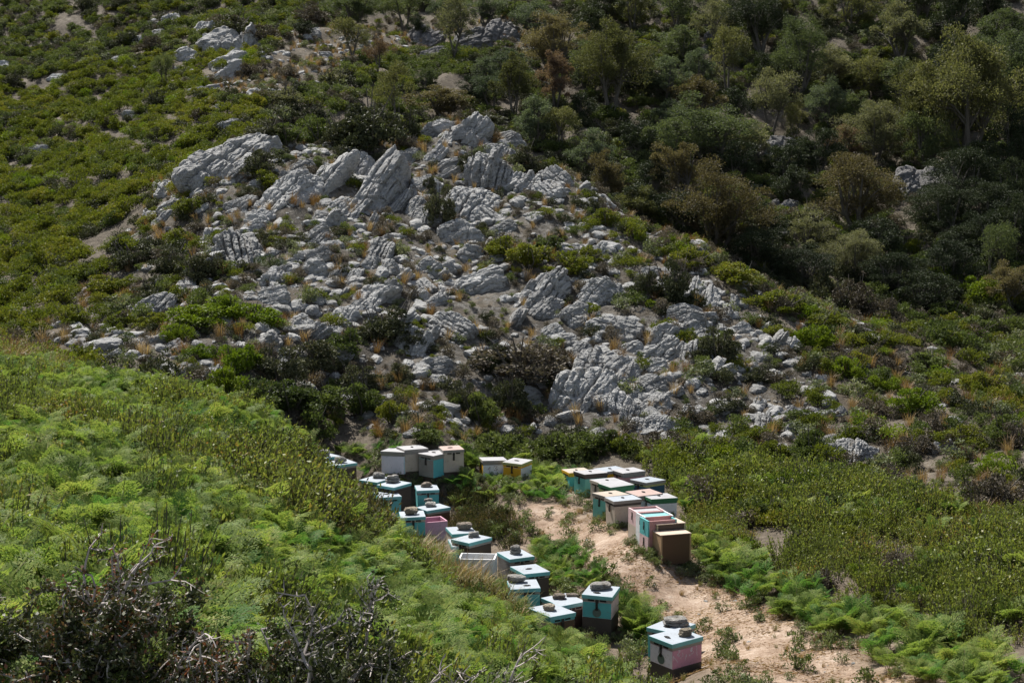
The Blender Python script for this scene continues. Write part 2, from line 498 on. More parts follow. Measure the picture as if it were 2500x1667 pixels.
def rock_shape(seed, dims, level=5, strata=7.0, sa=0.16, rough=1.0, blocky=14.0):
    """a weathered block: broken by planes, split along its bedding (local z), roughened"""
    r = np.random.default_rng(seed)
    D, F = ico(level)
    n = r.normal(size=(11, 3))
    n /= np.linalg.norm(n, axis=1)[:, None]
    n = np.concatenate([n, np.eye(3), -np.eye(3)])
    d = np.concatenate([r.uniform(0.78, 1.08, 11), r.uniform(0.82, 1.0, 6)])
    q = np.maximum(D @ n.T, 0) / d
    rad = 1.0 / (q ** blocky).sum(1) ** (1.0 / blocky)
    P = D * np.minimum(rad, 1.25)[:, None] * np.asarray(dims)
    s = float(np.prod(dims) ** (1 / 3))
    off = r.uniform(-50, 50, 3)
    W = P / s
    t = W[:, 2] * strata * 0.5 + 0.55 * pn(W * 1.3 + off, 1) + 0.2 * pn(W * 4 + off, 2)
    k = np.floor(t)
    fr = t - k
    rnd = r.uniform(-1, 1, 256)
    a, b = rnd[k.astype(int) % 256], rnd[(k.astype(int) + 1) % 256]
    lay = a + (b - a) * sstep(0.82, 1.0, fr)
    groove = np.exp(-((np.minimum(fr, 1 - fr)) / 0.09) ** 2) * (0.4 + 0.6 * (pn(W * 2 + off, 6) > -0.1))
    side = 1 - 0.75 * np.abs(D[:, 2])
    amp = sa * side
    P[:, 0] *= 1 + amp * (lay * 0.75 - groove * 0.7)
    P[:, 1] *= 1 + amp * (lay * 0.75 - groove * 0.7)
    N = D / np.asarray(dims)
    N /= np.linalg.norm(N, axis=1)[:, None]
    disp = 0.13 * fbm(W * 0.9 + off, 2, 11) + 0.055 * fbm(W * np.array([1.6, 2.6, 3.4]) + off, 3, 15)
    # ledges and open joints along the bedding
    disp += sa * 0.30 * lay * side - sa * 0.85 * groove * side
    # a few straight joints across it
    for q_ in range(2):
        jn = np.array([1.0, r.uniform(-.5, .5), r.uniform(-.7, .7)])
        jn /= np.linalg.norm(jn)
        u = W @ jn * r.uniform(0.45, 0.85) + r.uniform(0, 1) + 0.22 * pn(W * 1.2 + off, 41 + q_)
        e = u - np.round(u)
        step = np.round(u)
        disp += 0.05 * rnd[(step.astype(int) + 40 * q_) % 256] - 0.09 * np.exp(-(e / 0.03) ** 2) * sstep(-0.2, 0.15, pn(W * 1.1 + off, 51 + q_))
    disp += 0.035 * fbm(W * np.array([4.0, 6.0, 9.0]) + off, 3, 17) * rough
    disp -= 0.05 * np.exp(-(pn(W * np.array([3.1, 3.1, 5.0]) + off, 61) / 0.05) ** 2)
    P += N * (disp * s)[:, None]
    return P, F

MROCK = rock_mat('grey_limestone')
MROCKD = rock_mat('shade_toned_rock', (0.07, 0.07, 0.075), (0.20, 0.195, 0.195), (0.36, 0.35, 0.33))  # darker copy for far slope rocks; their shade is put into the colour
_rseed = [100]
ROCKS = []
def place_rock(px, py, wpx, hpx, tilt, label, kind='b', name='boulder', group=None, ymin=3, ymax=280, lift=0.0, level=None, mat=None, deep=0.9):
    """a boulder bedded in the slope; tilt = lean of its long axis, in degrees, as seen from the front"""
    p = at(px, py, 0, ymin, ymax)
    m = mpp(p)
    _rseed[0] += 1
    big = 0.9 if max(wpx, hpx) > 75 else 1.0
    a, c = wpx * m * 0.5 * big, hpx * m * 0.5 * big
    rnd = np.random.default_rng(_rseed[0])
    back = math.radians({'s': 48, 'l': 45}.get(kind, 43) + rnd.uniform(-7, 7))      # how far the face lies back
    fs = max(0.55, math.cos(back + 0.1))
    lean = math.radians(tilt)
    ca, sa_ = math.cos(lean), math.sin(lean)
    a *= math.hypot(ca, sa_ / fs)
    c *= math.hypot(sa_, ca / fs)
    lean = math.atan2(sa_ / fs, ca)
    if kind == 's':      # slab: long axis along the lean
        dims, st, sa = (a * 1.08, max(c * 0.7, a * 0.3), c * 1.1), 4.0, 0.16
    elif kind == 'l':    # strongly layered
        dims, st, sa = (a * 1.08, max(c * 0.8, a * 0.35), c * 1.12), 8.0, 0.24
    else:
        dims, st, sa = (a * 1.08, (a + c) * 0.36, c * 1.08), 5.0, 0.12
    size = max(wpx, hpx)
    if level is None:
        level = 6 if size > 70 else 5 if size > 28 else 4
    V, F = rock_shape(_rseed[0], dims, level, st, sa)
    me = mesh(name, V, None, F, [mat or MROCK])
    n = normal_at(p.x, p.y)
    if size > 45:
        ROCKS.append((p.x, p.y, 0.5 * (a + c)))
    # local x along the lean in the face, local y into the slope, local z across the bedding
    e2 = Vector((0, math.sin(back), math.cos(back)))
    X = Vector((math.cos(lean), 0, 0)) + e2 * math.sin(lean)
    Yv = Vector((0, math.cos(back), -math.sin(back)))
    Z = X.cross(Yv)
    R = Matrix((X, Yv, Z)).transposed().to_4x4()
    R = R @ Euler((rnd.uniform(-.12, .12), rnd.uniform(-.05, .05), rnd.uniform(-.2, .1))).to_matrix().to_4x4()
    o = obj(name, me)
    o.matrix_world = Matrix.Translation(p + n * (lift - 0.2 * dims[1])) @ R
    return tag(o, label, 'rock', group)

def Z5(x, y): return 350 + x * .4464, 250 + y * .4464, .4464
def Z8(x, y): return 1250 + x * .5315, 600 + y * .5315, .5315
def Z7(x, y): return x * .5315, y * .5315, .5315
def Z6(x, y): return 1200 + x * .5527, y * .5527, .5527
KN = dict(ymin=31, ymax=56)
K_SM = 'small grey rock half buried among low plants on the rocky knoll'
G_SM = 'small rocks on the rocky knoll'
for x, y, wd, h, tl, k, lab in [
  (440,345,500,255,38,'s','largest pale slab, leaning at the upper left shoulder of the rocky knoll beside dark bushes'),
  (520,420,230,110,38,'l','lower layered flake under the largest pale slab at the left shoulder of the knoll'),
  (142,490,120,150,65,'b','small pointed pale rock standing left of the largest slab'),
  (165,582,190,95,8,'b','low flat pale block below the pointed rock at the knoll left edge'),
  (120,640,90,60,40,'b',None), (40,640,70,110,70,'s','narrow upright stone at the far left foot of the knoll slabs'),
  (835,395,260,85,33,'s','smooth pale slab just left of centre, highest of the parallel leaning slabs'),
  (770,540,420,165,44,'s','long leaning slab ending above the dark rounded boulder'),
  (1000,470,400,120,54,'s','broad smooth leaning slab pointing up to the dark thicket'),
  (1265,535,480,150,54,'l','longest strongly layered slab, steepest in the middle of the knoll'),
  (1380,585,270,80,56,'l','narrow layered slab lying against the right of the longest layered one'),
  (1245,690,170,60,68,'l',None), (1195,380,190,210,60,'b','cracked pale rock face under the thicket, left of the longest layered slab'),
  (1440,310,170,95,48,'s','leaning rock just below the summit stones, beside the thicket'),
  (1640,150,120,80,15,'b','topmost rounded stone on the knoll summit'),
  (1585,178,175,120,30,'b','broad pale rock just under the topmost summit stone'),
  (1655,215,110,70,60,'s',None), (1790,195,230,130,35,'b','large pale block right of the topmost summit stone'),
  (1830,225,120,100,20,'b',None), (1990,205,170,120,20,'b','smooth rounded block at the right end of the summit'),
  (1580,310,170,80,50,'s','pale leaning stone in the gap under the summit'), (1640,365,220,50,20,'l',None),(1650,405,200,45,22,'l',None),
  (1540,470,170,130,20,'b','pale rock left of the tall dark shrub on the upper knoll'),
  (1905,420,210,260,65,'l','tall jointed rock wall below the right summit block'),
  (1950,300,170,180,60,'b','bare rock directly under the right summit block'),
  (1770,590,330,330,55,'b','massive grey face right of the tall dark shrub on the upper knoll'),
  (1880,640,160,110,-40,'b',None), (2090,470,220,180,55,'l','ribbed rock right of the jointed wall on the upper knoll'),
  (2265,440,190,170,-50,'b','pale sloping rock at the right end of the upper ledge'), (2220,500,140,120,-45,'b',None),
  (1500,600,140,120,60,'b',None),(1560,640,100,150,70,'b',None),
  (1730,745,270,130,15,'b','broad low rock below the massive grey face'), (1690,720,170,120,20,'b',None), (1980,700,180,100,20,'b','wide grey rock on the upper ledge, right of the massive face'),
  (525,820,280,230,-60,'l','dark rounded layered boulder beside the moss green cushion'),
  (600,690,140,60,20,'b',None), (430,820,90,130,65,'s',None), (375,730,60,80,70,'s',None),
  (520,570,170,80,32,'s','small slab alone in the grass left of the long leaning slab'),
  (650,640,120,90,30,'s',None),(620,660,140,70,-10,'b',None),
  (1080,575,140,85,35,'b','rounded stone between the two long leaning slabs'), (1010,600,60,40,30,'b',None),
  (990,660,120,110,10,'b','white topped block in the middle of the left slope'), (955,760,160,90,28,'l',None), (860,755,140,60,12,'s',None),
  (970,850,160,85,20,'b',None), (1035,800,120,85,15,'b',None), (770,880,140,50,20,'l',None), (740,925,140,40,18,'l',None),
  (1295,840,240,125,68,'l','upright stacked stone rising in the middle of the boulder slope'), (1260,900,90,110,60,'b',None),
  (1782,850,150,105,-8,'b','smooth oval boulder alone below the massive grey face'),
  (1060,935,100,90,30,'b',None), (940,935,150,130,20,'b','squat pale block on the left boulder slope'), (1150,960,110,75,60,'b',None),
  (1345,925,110,80,40,'b',None), (1412,945,60,60,20,'b',None), (1560,920,130,95,30,'b','dark cracked block left of the smooth oval boulder'), (1660,915,110,80,20,'b',None),
  (1250,1080,230,150,48,'s','broad rock face below the upright stacked stone'), (1330,1060,190,120,40,'s',None), (1200,1130,110,110,50,'b',None),
  (705,1075,190,120,10,'b','flat faced block left of the bright green bush'), (690,980,90,110,70,'b',None),(770,970,90,90,60,'b',None),
  (238,1035,165,95,-60,'s','white tilted slab standing in dark bushes at the left of the knoll'),
  (60,1140,190,170,50,'b','big dark boulder at the left foot of the knoll'), (0,1180,140,110,20,'b',None),
  (925,1265,180,130,30,'l','dark striped boulder above the dark bushes at the lower left of the knoll'), (1000,1250,50,80,70,'b',None),
  (1690,1250,270,130,-25,'l','wide layered rock above the shaded hollow'), (1460,1330,220,190,45,'b','triangular grey rock face beside the shaded hollow'),
  (1860,1010,260,130,25,'l','flat topped layered rock in the centre of the slope'), (1940,990,120,70,-35,'s',None),(1780,1020,100,120,50,'b',None),
  (1610,1095,140,80,15,'b',None),(1520,1070,100,80,15,'b',None), (1530,1010,110,70,-40,'s',None), (1690,1040,90,60,0,'b',None), (1110,1170,90,110,60,'b',None),(1100,1210,80,70,20,'b',None),
  (2180,1070,330,230,48,'l','great pale layered outcrop in the centre right of the slope'), (2150,1140,180,150,45,'b','lower buttress of the great pale layered outcrop'),
  (880,1130,100,40,10,'b',None), (850,1210,120,80,40,'b',None), (1620,1450,160,90,10,'b','grey block above the shaded hollow, under the wide bush'),
  (230,1480,120,110,60,'b',None), (390,1510,90,150,80,'l','thin upright stone among bright green bushes, lower left'), (160,1360,130,80,40,'b',None), (90,1490,90,100,60,'b',None), (350,1430,70,40,0,'b',None),
]:
    X, Y, z = Z5(x, y)
    place_rock(X, Y, wd * z, h * z, tl, lab or K_SM, k, 'boulder', None if lab else G_SM, **KN)
for x, y, wd, h, tl, k, lab in [
  (395,225,190,170,40,'b','rough grey rock right of the great layered outcrop'), (470,220,80,120,70,'b',None), (300,335,150,90,15,'b',None),
  (450,390,220,150,-15,'b','rounded deeply pitted boulder in the middle right of the slope'), (520,410,110,110,-20,'b',None),
  (805,350,190,140,0,'b','squared pale block under the tall dark bush'), (840,410,150,110,20,'b',None), (850,510,180,190,80,'l','tall grey rock wall below the squared pale block'),
  (700,430,150,110,30,'b',None), (710,500,190,140,30,'b','rugged rock shelf left of the tall grey wall'), (640,500,110,80,20,'b',None), (570,480,90,80,20,'b',None),
  (350,690,290,330,55,'b','biggest front boulder, pale and domed, above the beehives'), (380,560,170,160,60,'b','upper head of the biggest front boulder'),
  (320,500,100,80,40,'b',None), (475,730,120,260,80,'b','tall buttress on the right side of the biggest front boulder'), (560,775,90,150,75,'b',None),
  (655,650,150,130,20,'b','blocky grey rock right of the biggest front boulder'), (665,740,120,90,30,'b',None), (660,820,120,110,45,'b',None), (500,545,120,100,30,'b',None), (540,600,85,95,60,'b',None),
  (590,700,80,80,30,'b',None), (660,560,120,70,10,'b',None), (600,830,80,110,70,'b',None), (690,770,60,60,10,'b',None),
  (840,205,130,65,75,'s','upright stone right of the tall dark bush'), (912,265,130,70,70,'s','second upright stone, further down the crest from the tall dark bush'), (1018,290,110,45,72,'s',None), (985,330,90,40,70,'b',None),
  (1270,470,100,100,60,'b','pale rock sitting alone on the right flank of the knoll'), (1112,568,75,45,-5,'b','small white rounded stone on the right flank'), (1110,530,60,30,0,'b',None),(1060,395,100,60,10,'b',None),(1190,400,70,60,20,'b',None),(1180,490,60,50,20,'b',None),
  (1155,835,120,95,75,'b','egg shaped upright boulder on the lower right slope'), (1130,740,80,60,60,'b',None), (1275,855,80,45,75,'b',None), (1450,865,65,60,0,'b','round pale stone in low plants on the right slope'), (1380,860,60,45,20,'b',None),
  (1010,735,100,55,-30,'s',None), (805,770,60,50,60,'b',None), (980,750,110,30,20,'b',None), (1425,612,90,40,-5,'l',None), (1290,770,150,50,10,'b',None), (1500,770,80,60,10,'b',None),
  (1465,1085,190,140,30,'b','lumpy pale outcrop low on the right, above the heath'), (1545,1105,150,160,70,'b','fractured right half of the low pale outcrop'), (1625,1030,170,85,10,'b',None),(1500,1040,130,70,20,'b',None),(1590,1075,90,70,40,'b',None), (1430,1150,110,80,20,'b',None),
  (1540,1215,80,60,50,'b',None), (1640,1120,70,60,60,'b',None), (1570,1150,50,50,60,'b',None), (1930,1245,70,80,60,'b','dark upright stone at the right foot of the knoll'), (1745,1135,60,60,20,'b',None), (2000,1140,70,60,60,'b',None), (1490,990,70,40,0,'b',None),
  (1140,1045,130,50,0,'b',None), (1060,1050,70,40,20,'b',None), (960,950,60,35,10,'b',None), (825,900,50,30,10,'b',None), (1150,920,40,25,10,'b',None), (740,950,90,40,10,'b',None), (1180,965,60,35,0,'b',None), (1285,985,40,25,0,'b',None), (1775,1195,30,25,0,'b',None), (1410,1190,60,60,50,'b',None), (1360,1180,70,60,30,'b',None),
  (1410,238,60,45,-30,'b','white stone among heath on the right crest'), (300,20,70,50,-10,'b',None), (400,25,90,60,50,'b',None), (660,50,60,40,10,'b',None),(640,125,90,60,10,'b',None),
  (190,405,100,70,20,'b',None), (150,300,120,100,40,'b',None), (90,700,120,90,20,'b','rock face in deep shade at the back of the hollow'), (250,440,100,60,10,'b',None), (80,600,90,70,30,'b',None),
]:
    X, Y, z = Z8(x, y)
    place_rock(X, Y, wd * z, h * z, tl, lab or K_SM, k, 'boulder', None if lab else G_SM, ymin=29, ymax=56)
K_FAR = 'weathered grey rock on the far slope among low bushes'
for f, x, y, wd, h, tl, k, lab in [
  (Z7,1040,235,160,130,20,'b','largest grey block of the upper left outcrop'), (Z7,1130,235,120,150,75,'l','upright right hand block of the upper left outcrop'), (Z7,1055,310,140,90,10,'l','middle layer of the upper left outcrop'),
  (Z7,1060,360,120,80,30,'b','lowest layer of the upper left outcrop'), (Z7,855,270,80,70,20,'b','squat rock left of the upper left outcrop'), (Z7,792,118,70,60,10,'b','pair of pale knobs above the upper left outcrop, right one'), (Z7,710,118,65,45,0,'b','pair of pale knobs above the upper left outcrop, left one'),
  (Z7,730,160,60,45,20,'b',None), (Z7,935,140,70,75,60,'b',None), (Z7,940,385,70,60,60,'b',None), (Z7,905,430,90,45,10,'b',None), (Z7,985,410,90,40,10,'b',None), (Z7,1170,440,75,45,30,'b',None),
  (Z7,270,370,90,22,0,'b','row of white stones in the green heath near the left edge'), (Z7,180,690,65,30,15,'b','single white rock lying in the green heath at the left'), (Z7,1055,585,120,60,15,'b','low grey rock in heath above the largest pale slab'), (Z7,590,540,45,30,10,'b','lone dark stone in the green heath'),
  (Z7,15,330,55,50,20,'b','grey rock at the left edge of the far slope'), (Z7,1940,190,130,130,70,'b','brownish rock wall in the shade under the far trees'), (Z7,1965,205,150,60,42,'s','slab leaning on the brownish rock wall'), (Z7,1995,260,140,60,10,'b',None), (Z7,2165,225,170,120,10,'b','shaded cliff block right of the leaning slab'), (Z7,2300,175,110,120,60,'b','shaded cliff block nearest the sparse grey tree'),
  (Z7,1440,165,70,50,10,'b',None), (Z7,1410,185,60,40,10,'b',None), (Z7,1500,260,60,40,10,'b',None), (Z7,1440,30,60,30,10,'b',None), (Z7,1200,75,70,30,5,'b',None), (Z7,1340,95,60,30,5,'b',None), (Z7,830,320,60,30,10,'b',None), (Z7,900,235,60,40,10,'b',None), (Z7,980,180,90,40,10,'b',None), (Z7,1190,270,60,40,30,'b',None),(Z7,880,350,50,40,60,'b',None),(Z7,640,190,70,40,10,'b',None),(Z7,600,320,60,30,0,'b',None),(Z7,770,215,40,25,10,'b',None),(Z7,1100,395,80,30,10,'b',None),(Z7,540,290,90,40,10,'b',None),(Z7,1010,490,50,20,0,'b',None),
  (Z6,1225,700,110,110,40,'b','dark rock mound under the sparse twin stemmed tree'), (Z6,1290,680,100,100,-30,'b','right hand rock of the mound under the twin stemmed tree'), (Z6,1890,860,120,180,70,'b','left part of the pale cliff in deep shade at the right'), (Z6,1960,860,120,170,70,'b','middle part of the pale cliff in deep shade at the right'), (Z6,2020,820,110,200,75,'b','right part of the pale cliff in deep shade at the right'),
  (Z6,1310,930,80,70,40,'b',None), (Z6,1240,910,70,40,10,'b',None), (Z6,755,165,70,45,20,'b',None), (Z6,975,165,90,40,10,'b',None), (Z6,690,185,60,30,10,'b',None), (Z6,1130,260,50,50,70,'b',None), (Z6,940,230,60,30,20,'b',None), (Z6,1330,1090,50,50,60,'b',None), (Z6,1270,1130,50,40,20,'b',None), (Z6,1280,1050,90,35,10,'b',None), (Z6,640,30,90,50,30,'b',None), (Z6,680,30,60,60,60,'b',None), (Z6,1000,20,60,30,30,'b',None), (Z6,1165,840,50,50,60,'b',None), (Z6,1990,1005,40,35,20,'b',None), (Z6,1580,360,60,25,0,'b',None),(Z6,30,160,110,90,40,'b','grey cliff among trees at the top centre'),(Z6,95,150,70,80,60,'b',None),(Z6,50,60,60,30,10,'b',None),
]:
    X, Y, z = f(x, y)
    if lab:
        wd, h = wd * 1.35, h * 1.3
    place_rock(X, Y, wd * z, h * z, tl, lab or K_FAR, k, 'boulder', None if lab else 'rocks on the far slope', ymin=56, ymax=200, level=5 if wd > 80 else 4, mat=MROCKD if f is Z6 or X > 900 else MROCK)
for x, y, wd, h, tl, k, lab in [
  (590,862,90,100,60,'b','white pointed rock by dry grass at the left foot of the knoll'), (1020,120,70,80,70,'b',None), (740,40,110,70,30,'b',None), (710,170,70,110,75,'b','upright block in the rubble at the left foot of the knoll'), (480,185,90,40,10,'b',None), (540,205,70,30,10,'b',None),(830,215,120,80,30,'b',None), (900,355,70,90,75,'b',None), (970,340,70,60,20,'b',None),(1000,385,90,50,40,'b',None),(1090,390,90,60,30,'b',None), (1330,330,110,110,50,'b',None),(1495,270,90,60,5,'b','flat white topped block above the bracken edge'),(1565,330,70,170,80,'l','knobbly upright stone at the edge of the dark bushes'), (1250,320,70,90,70,'b',None),(1190,330,60,80,60,'b',None),(1270,180,150,60,20,'b',None),(660,150,40,60,60,'b',None),(600,150,50,50,30,'b',None),
]:
    X, Y = x * .3401, 800 + y * .3401
    place_rock(X, Y, wd * .34, h * .34, tl, lab or K_SM, k, 'boulder', None if lab else G_SM, ymin=29, ymax=50)
# the bluffs in the grey outcrop: more middling stones, scattered over the knoll by chance
KNOLL = [(140,830),(330,570),(440,380),(640,330),(800,350),(1040,290),(1270,335),(1480,470),(1720,600),(1760,700),(1900,800),(2050,1000),(2150,1180),(2100,1260),(1950,1200),(1640,1110),(1400,1060),(1000,1050),(700,990),(560,900),(300,900)]
_gx, _gy = project(GX, GY, GZ)
_st = inpoly(_gx, _gy, KNOLL) & (rr > 30) & (rr < 57)
gm.attributes.new('stony', 'FLOAT', 'POINT').data.foreach_set('value', (_st * np.where(_gx < 480, 0.35, 0.8)).astype(np.float32))
k = 0
_pool = [mesh('boulder', *(lambda vf: (vf[0], None, vf[1]))(rock_shape(500 + i, (1, 0.8, 0.62), 4, 6.0, 0.14)), [MROCK]) for i in range(14)]
while k < 105:
    px, py = RNG.uniform(130, 2150), RNG.uniform(290, 1240)
    if not inpoly([px], [py], KNOLL)[0]:
        continue
    if 1180 < px < 1290 and 880 < py < 1040:
        continue
    p = at(px, py, 0, 30, 56)
    if pn(np.array([[p.x * 0.18, p.y * 0.18, 0.0]]), 77)[0] < (-0.12 if px < 1450 else 0.1 if px < 1750 else 0.2):
        continue
    sz = 0.13 + 0.30 * RNG.random() ** 2.2
    o = obj('boulder', _pool[k % 14], None, p + Vector((0, 0, sz * 0.12)), (RNG.uniform(-.3, .3), math.radians(-RNG.uniform(0, 60)), RNG.uniform(-.5, .5)), (sz * RNG.uniform(.8, 1.5), sz, sz * RNG.uniform(.7, 1.1)))
    tag(o, K_SM, 'rock', G_SM)
    k += 1

# ------------------------------------------------------------------ beehives
W_, L_ = 0.42, 0.50
C_TURQ, C_PALE, C_BEIGE, C_BROWN, C_GREYW = (0.10, 0.42, 0.44), (0.50, 0.60, 0.68), (0.36, 0.31, 0.26), (0.075, 0.05, 0.035), (0.27, 0.25, 0.23)
PM = {
 'turq': paint_mat('turquoise_paint', C_TURQ, 0.3), 'turqrim': paint_mat('turquoise_lid_paint', (0.16, 0.44, 0.46), 0.35),
 'teal': paint_mat('sea_green_paint', (0.13, 0.42, 0.37), 0.3), 'white': paint_mat('white_paint', (0.74, 0.75, 0.80), 0.2),
 'lav': paint_mat('lavender_white_paint', (0.70, 0.66, 0.76), 0.15), 'pale': paint_mat('pale_blue_paint', (0.58, 0.70, 0.75), 0.2),
 'beige': paint_mat('bare_beige_wood', (0.48, 0.41, 0.34), 0.4), 'brown': paint_mat('dark_brown_wood', (0.06, 0.04, 0.03), 0.15, (0.11, 0.075, 0.05)),
 'rust': paint_mat('red_brown_wood', (0.085, 0.042, 0.02), 0.3, (0.07, 0.045, 0.03)), 'grey': paint_mat('grey_weathered_wood', (0.27, 0.25, 0.23), 0.5, (0.16, 0.14, 0.12)),
 'dark': paint_mat('tarred_wood', (0.06, 0.05, 0.045), 0.3, (0.14, 0.12, 0.10)), 'yellow': paint_mat('yellow_paint', (0.72, 0.40, 0.02), 0.08),
 'yelgreen': paint_mat('faded_yellow_green_paint', (0.42, 0.42, 0.18), 0.5), 'pink': paint_mat('pink_paint', (0.56, 0.28, 0.38), 0.12), 'ppink': paint_mat('pale_pink_paint', (0.68, 0.48, 0.49), 0.3),
 'dpink': paint_mat('dusty_pink_paint', (0.46, 0.24, 0.24), 0.35), 'green': paint_mat('dark_green_paint', (0.03, 0.16, 0.07), 0.1), 'blue': paint_mat('dark_blue_paint', (0.03, 0.09, 0.15), 0.25),
 'ply': paint_mat('pale_plywood', (0.52, 0.41, 0.32), 0.25, (0.35, 0.27, 0.2)), 'plyg': paint_mat('greenish_plywood', (0.36, 0.34, 0.22), 0.4), 'tan': paint_mat('tan_wood', (0.40, 0.26, 0.15), 0.35),
 'topw': paint_mat('white_lid_sheet', (0.38, 0.38, 0.40), 0.45, (0.38, 0.37, 0.36), 0.45), 'topb': paint_mat('bluish_white_lid_sheet', (0.34, 0.38, 0.43), 0.35, (0.26, 0.30, 0.33), 0.45),
 'topp': paint_mat('pinkish_lid_sheet', (0.40, 0.29, 0.26), 0.4, (0.38, 0.36, 0.34), 0.5), 'topt': paint_mat('tan_lid_sheet', (0.42, 0.36, 0.30), 0.4, (0.36, 0.32, 0.29), 0.5),
}
M_SLOT = flat_mat('slot_shade_black', (0.008, 0.008, 0.008), 0.9)  # slots are solid blocks; the shade inside them is put into this black
M_IRON = flat_mat('dark_iron', (0.035, 0.032, 0.03), 0.55, 0.3)
M_GALV = flat_mat('grey_green_metal_disc', (0.12, 0.17, 0.16), 0.5, 0.3)
M_MARKW, M_MARKR, M_MARKD = flat_mat('white_brush_paint', (0.62, 0.58, 0.66)), flat_mat('dull_red_paint', (0.22, 0.07, 0.06)), flat_mat('black_ink', (0.02, 0.02, 0.022))
def box_mesh(name, x0, x1, y0, y1, z0, z1, mats, fronts=None, bev=0.004):
    q = Q()
    q.box(x0, x1, y0, y1, z0, z1, 0, fronts)
    me = q.mesh(name, mats)
    bm = bmesh.new()
    bm.from_mesh(me)
    bmesh.ops.bevel(bm, geom=list(bm.edges), offset=bev, segments=1, affect='EDGES')
    bm.to_mesh(me)
    bm.free()
    return me

def ribbons(name, strokes, x, y0, y1, z0, z1, mat, wd=0.010, out=1):
    """hand painted strokes on a side face at local x; u runs front to back, v top to bottom"""
    q = Q()
    for st in strokes:
        width = wd
        if isinstance(st[0], (int, float)):
            width, st = st[0], st[1]
        pts = np.array([[y0 + u * (y1 - y0), z1 + v * (z0 - z1)] for u, v in st])
        fine = np.concatenate([pts[i] + (pts[i + 1] - pts[i]) * np.linspace(0, 1, 5)[:-1, None] for i in range(len(pts) - 1)] + [pts[-1:]])
        T = np.gradient(fine, axis=0)
        T /= np.linalg.norm(T, axis=1)[:, None]
        Nn = np.stack([-T[:, 1], T[:, 0]], 1)
        hw = width * 0.5 * (0.75 + 0.4 * np.sin(np.arange(len(fine)) * 1.7))
        a, b = fine + Nn * hw[:, None], fine - Nn * hw[:, None]
        V = np.concatenate([np.c_[np.full(len(a), x), a], np.c_[np.full(len(b), x), b]])
        m = len(fine)
        q.add(V, [(i, i + 1, m + i + 1, m + i) for i in range(m - 1)])
    return q.mesh(name, [mat])

def torus(name, R, r, mat, sq=0.6):
    q = Q()
    n, m = 16, 6
    V = [((R + r * math.cos(b)) * math.cos(a), (R + r * math.cos(b)) * math.sin(a) * sq + 0, r * math.sin(b)) for a in np.arange(n) * 2 * math.pi / n for b in np.arange(m) * 2 * math.pi / m]
    q.add(V, [(i * m + j, ((i + 1) % n) * m + j, ((i + 1) % n) * m + (j + 1) % m, i * m + (j + 1) % m) for i in range(n) for j in range(m)])
    # crossbar and centre button
    q.box(-R * 0.45, R * 0.45, -R * 0.28, R * 0.28, -r, r * 0.6)
    q.box(-R * 1.5, -R, -r, r, -r, r * 0.5)
    q.box(R, R * 1.5, -r, r, -r, r * 0.5)
    return q.mesh(name, [mat], False)
M_RING = torus('lid_ring', 0.036, 0.008, M_IRON)
slot_me = box_mesh('vent_slot', -0.045, 0.045, -0.006, 0.004, -0.011, 0.011, [M_SLOT], None, 0.002)
q = Q()
q.box(-0.022, 0.022, -0.010, 0.0, -0.02, 0.03)
q.box(-0.012, 0.012, -0.007, 0.0, -0.10, -0.02)
q.tube([(-0.012, -0.012, -0.02), (-0.016, -0.02, -0.07), (0.0, -0.022, -0.115), (0.016, -0.02, -0.07), (0.012, -0.012, -0.02)], 0.005, 5)
q.box(-0.02, 0.02, -0.016, 0.0, -0.125, -0.095)
latch_me = q.mesh('latch', [M_IRON])
ang = np.linspace(math.pi, 2 * math.pi, 13)
q = Q()
for yy, rr_ in ((-0.004, 0.065),):
    V = [(0, yy, 0)] + [(rr_ * math.cos(a), yy, rr_ * 0.8 * math.sin(a)) for a in ang] + [(0, 0, 0)] + [(rr_ * math.cos(a), 0.0, rr_ * 0.8 * math.sin(a)) for a in ang]
    q.add(V, [(0, i, i + 1, i + 1) for i in range(1, 13)] + [(i, i + 14, i + 15, i + 1) for i in range(1, 13)])
disc_me = bpy.data.meshes.new('entrance_disc')
bm = bmesh.new()
bmesh.ops.create_cone(bm, cap_ends=True, segments=24, radius1=0.062, radius2=0.062, depth=0.008, matrix=Matrix.Rotation(math.pi / 2, 4, 'X'))
bm.to_mesh(disc_me)
bm.free()
disc_me.materials.append(M_GALV)

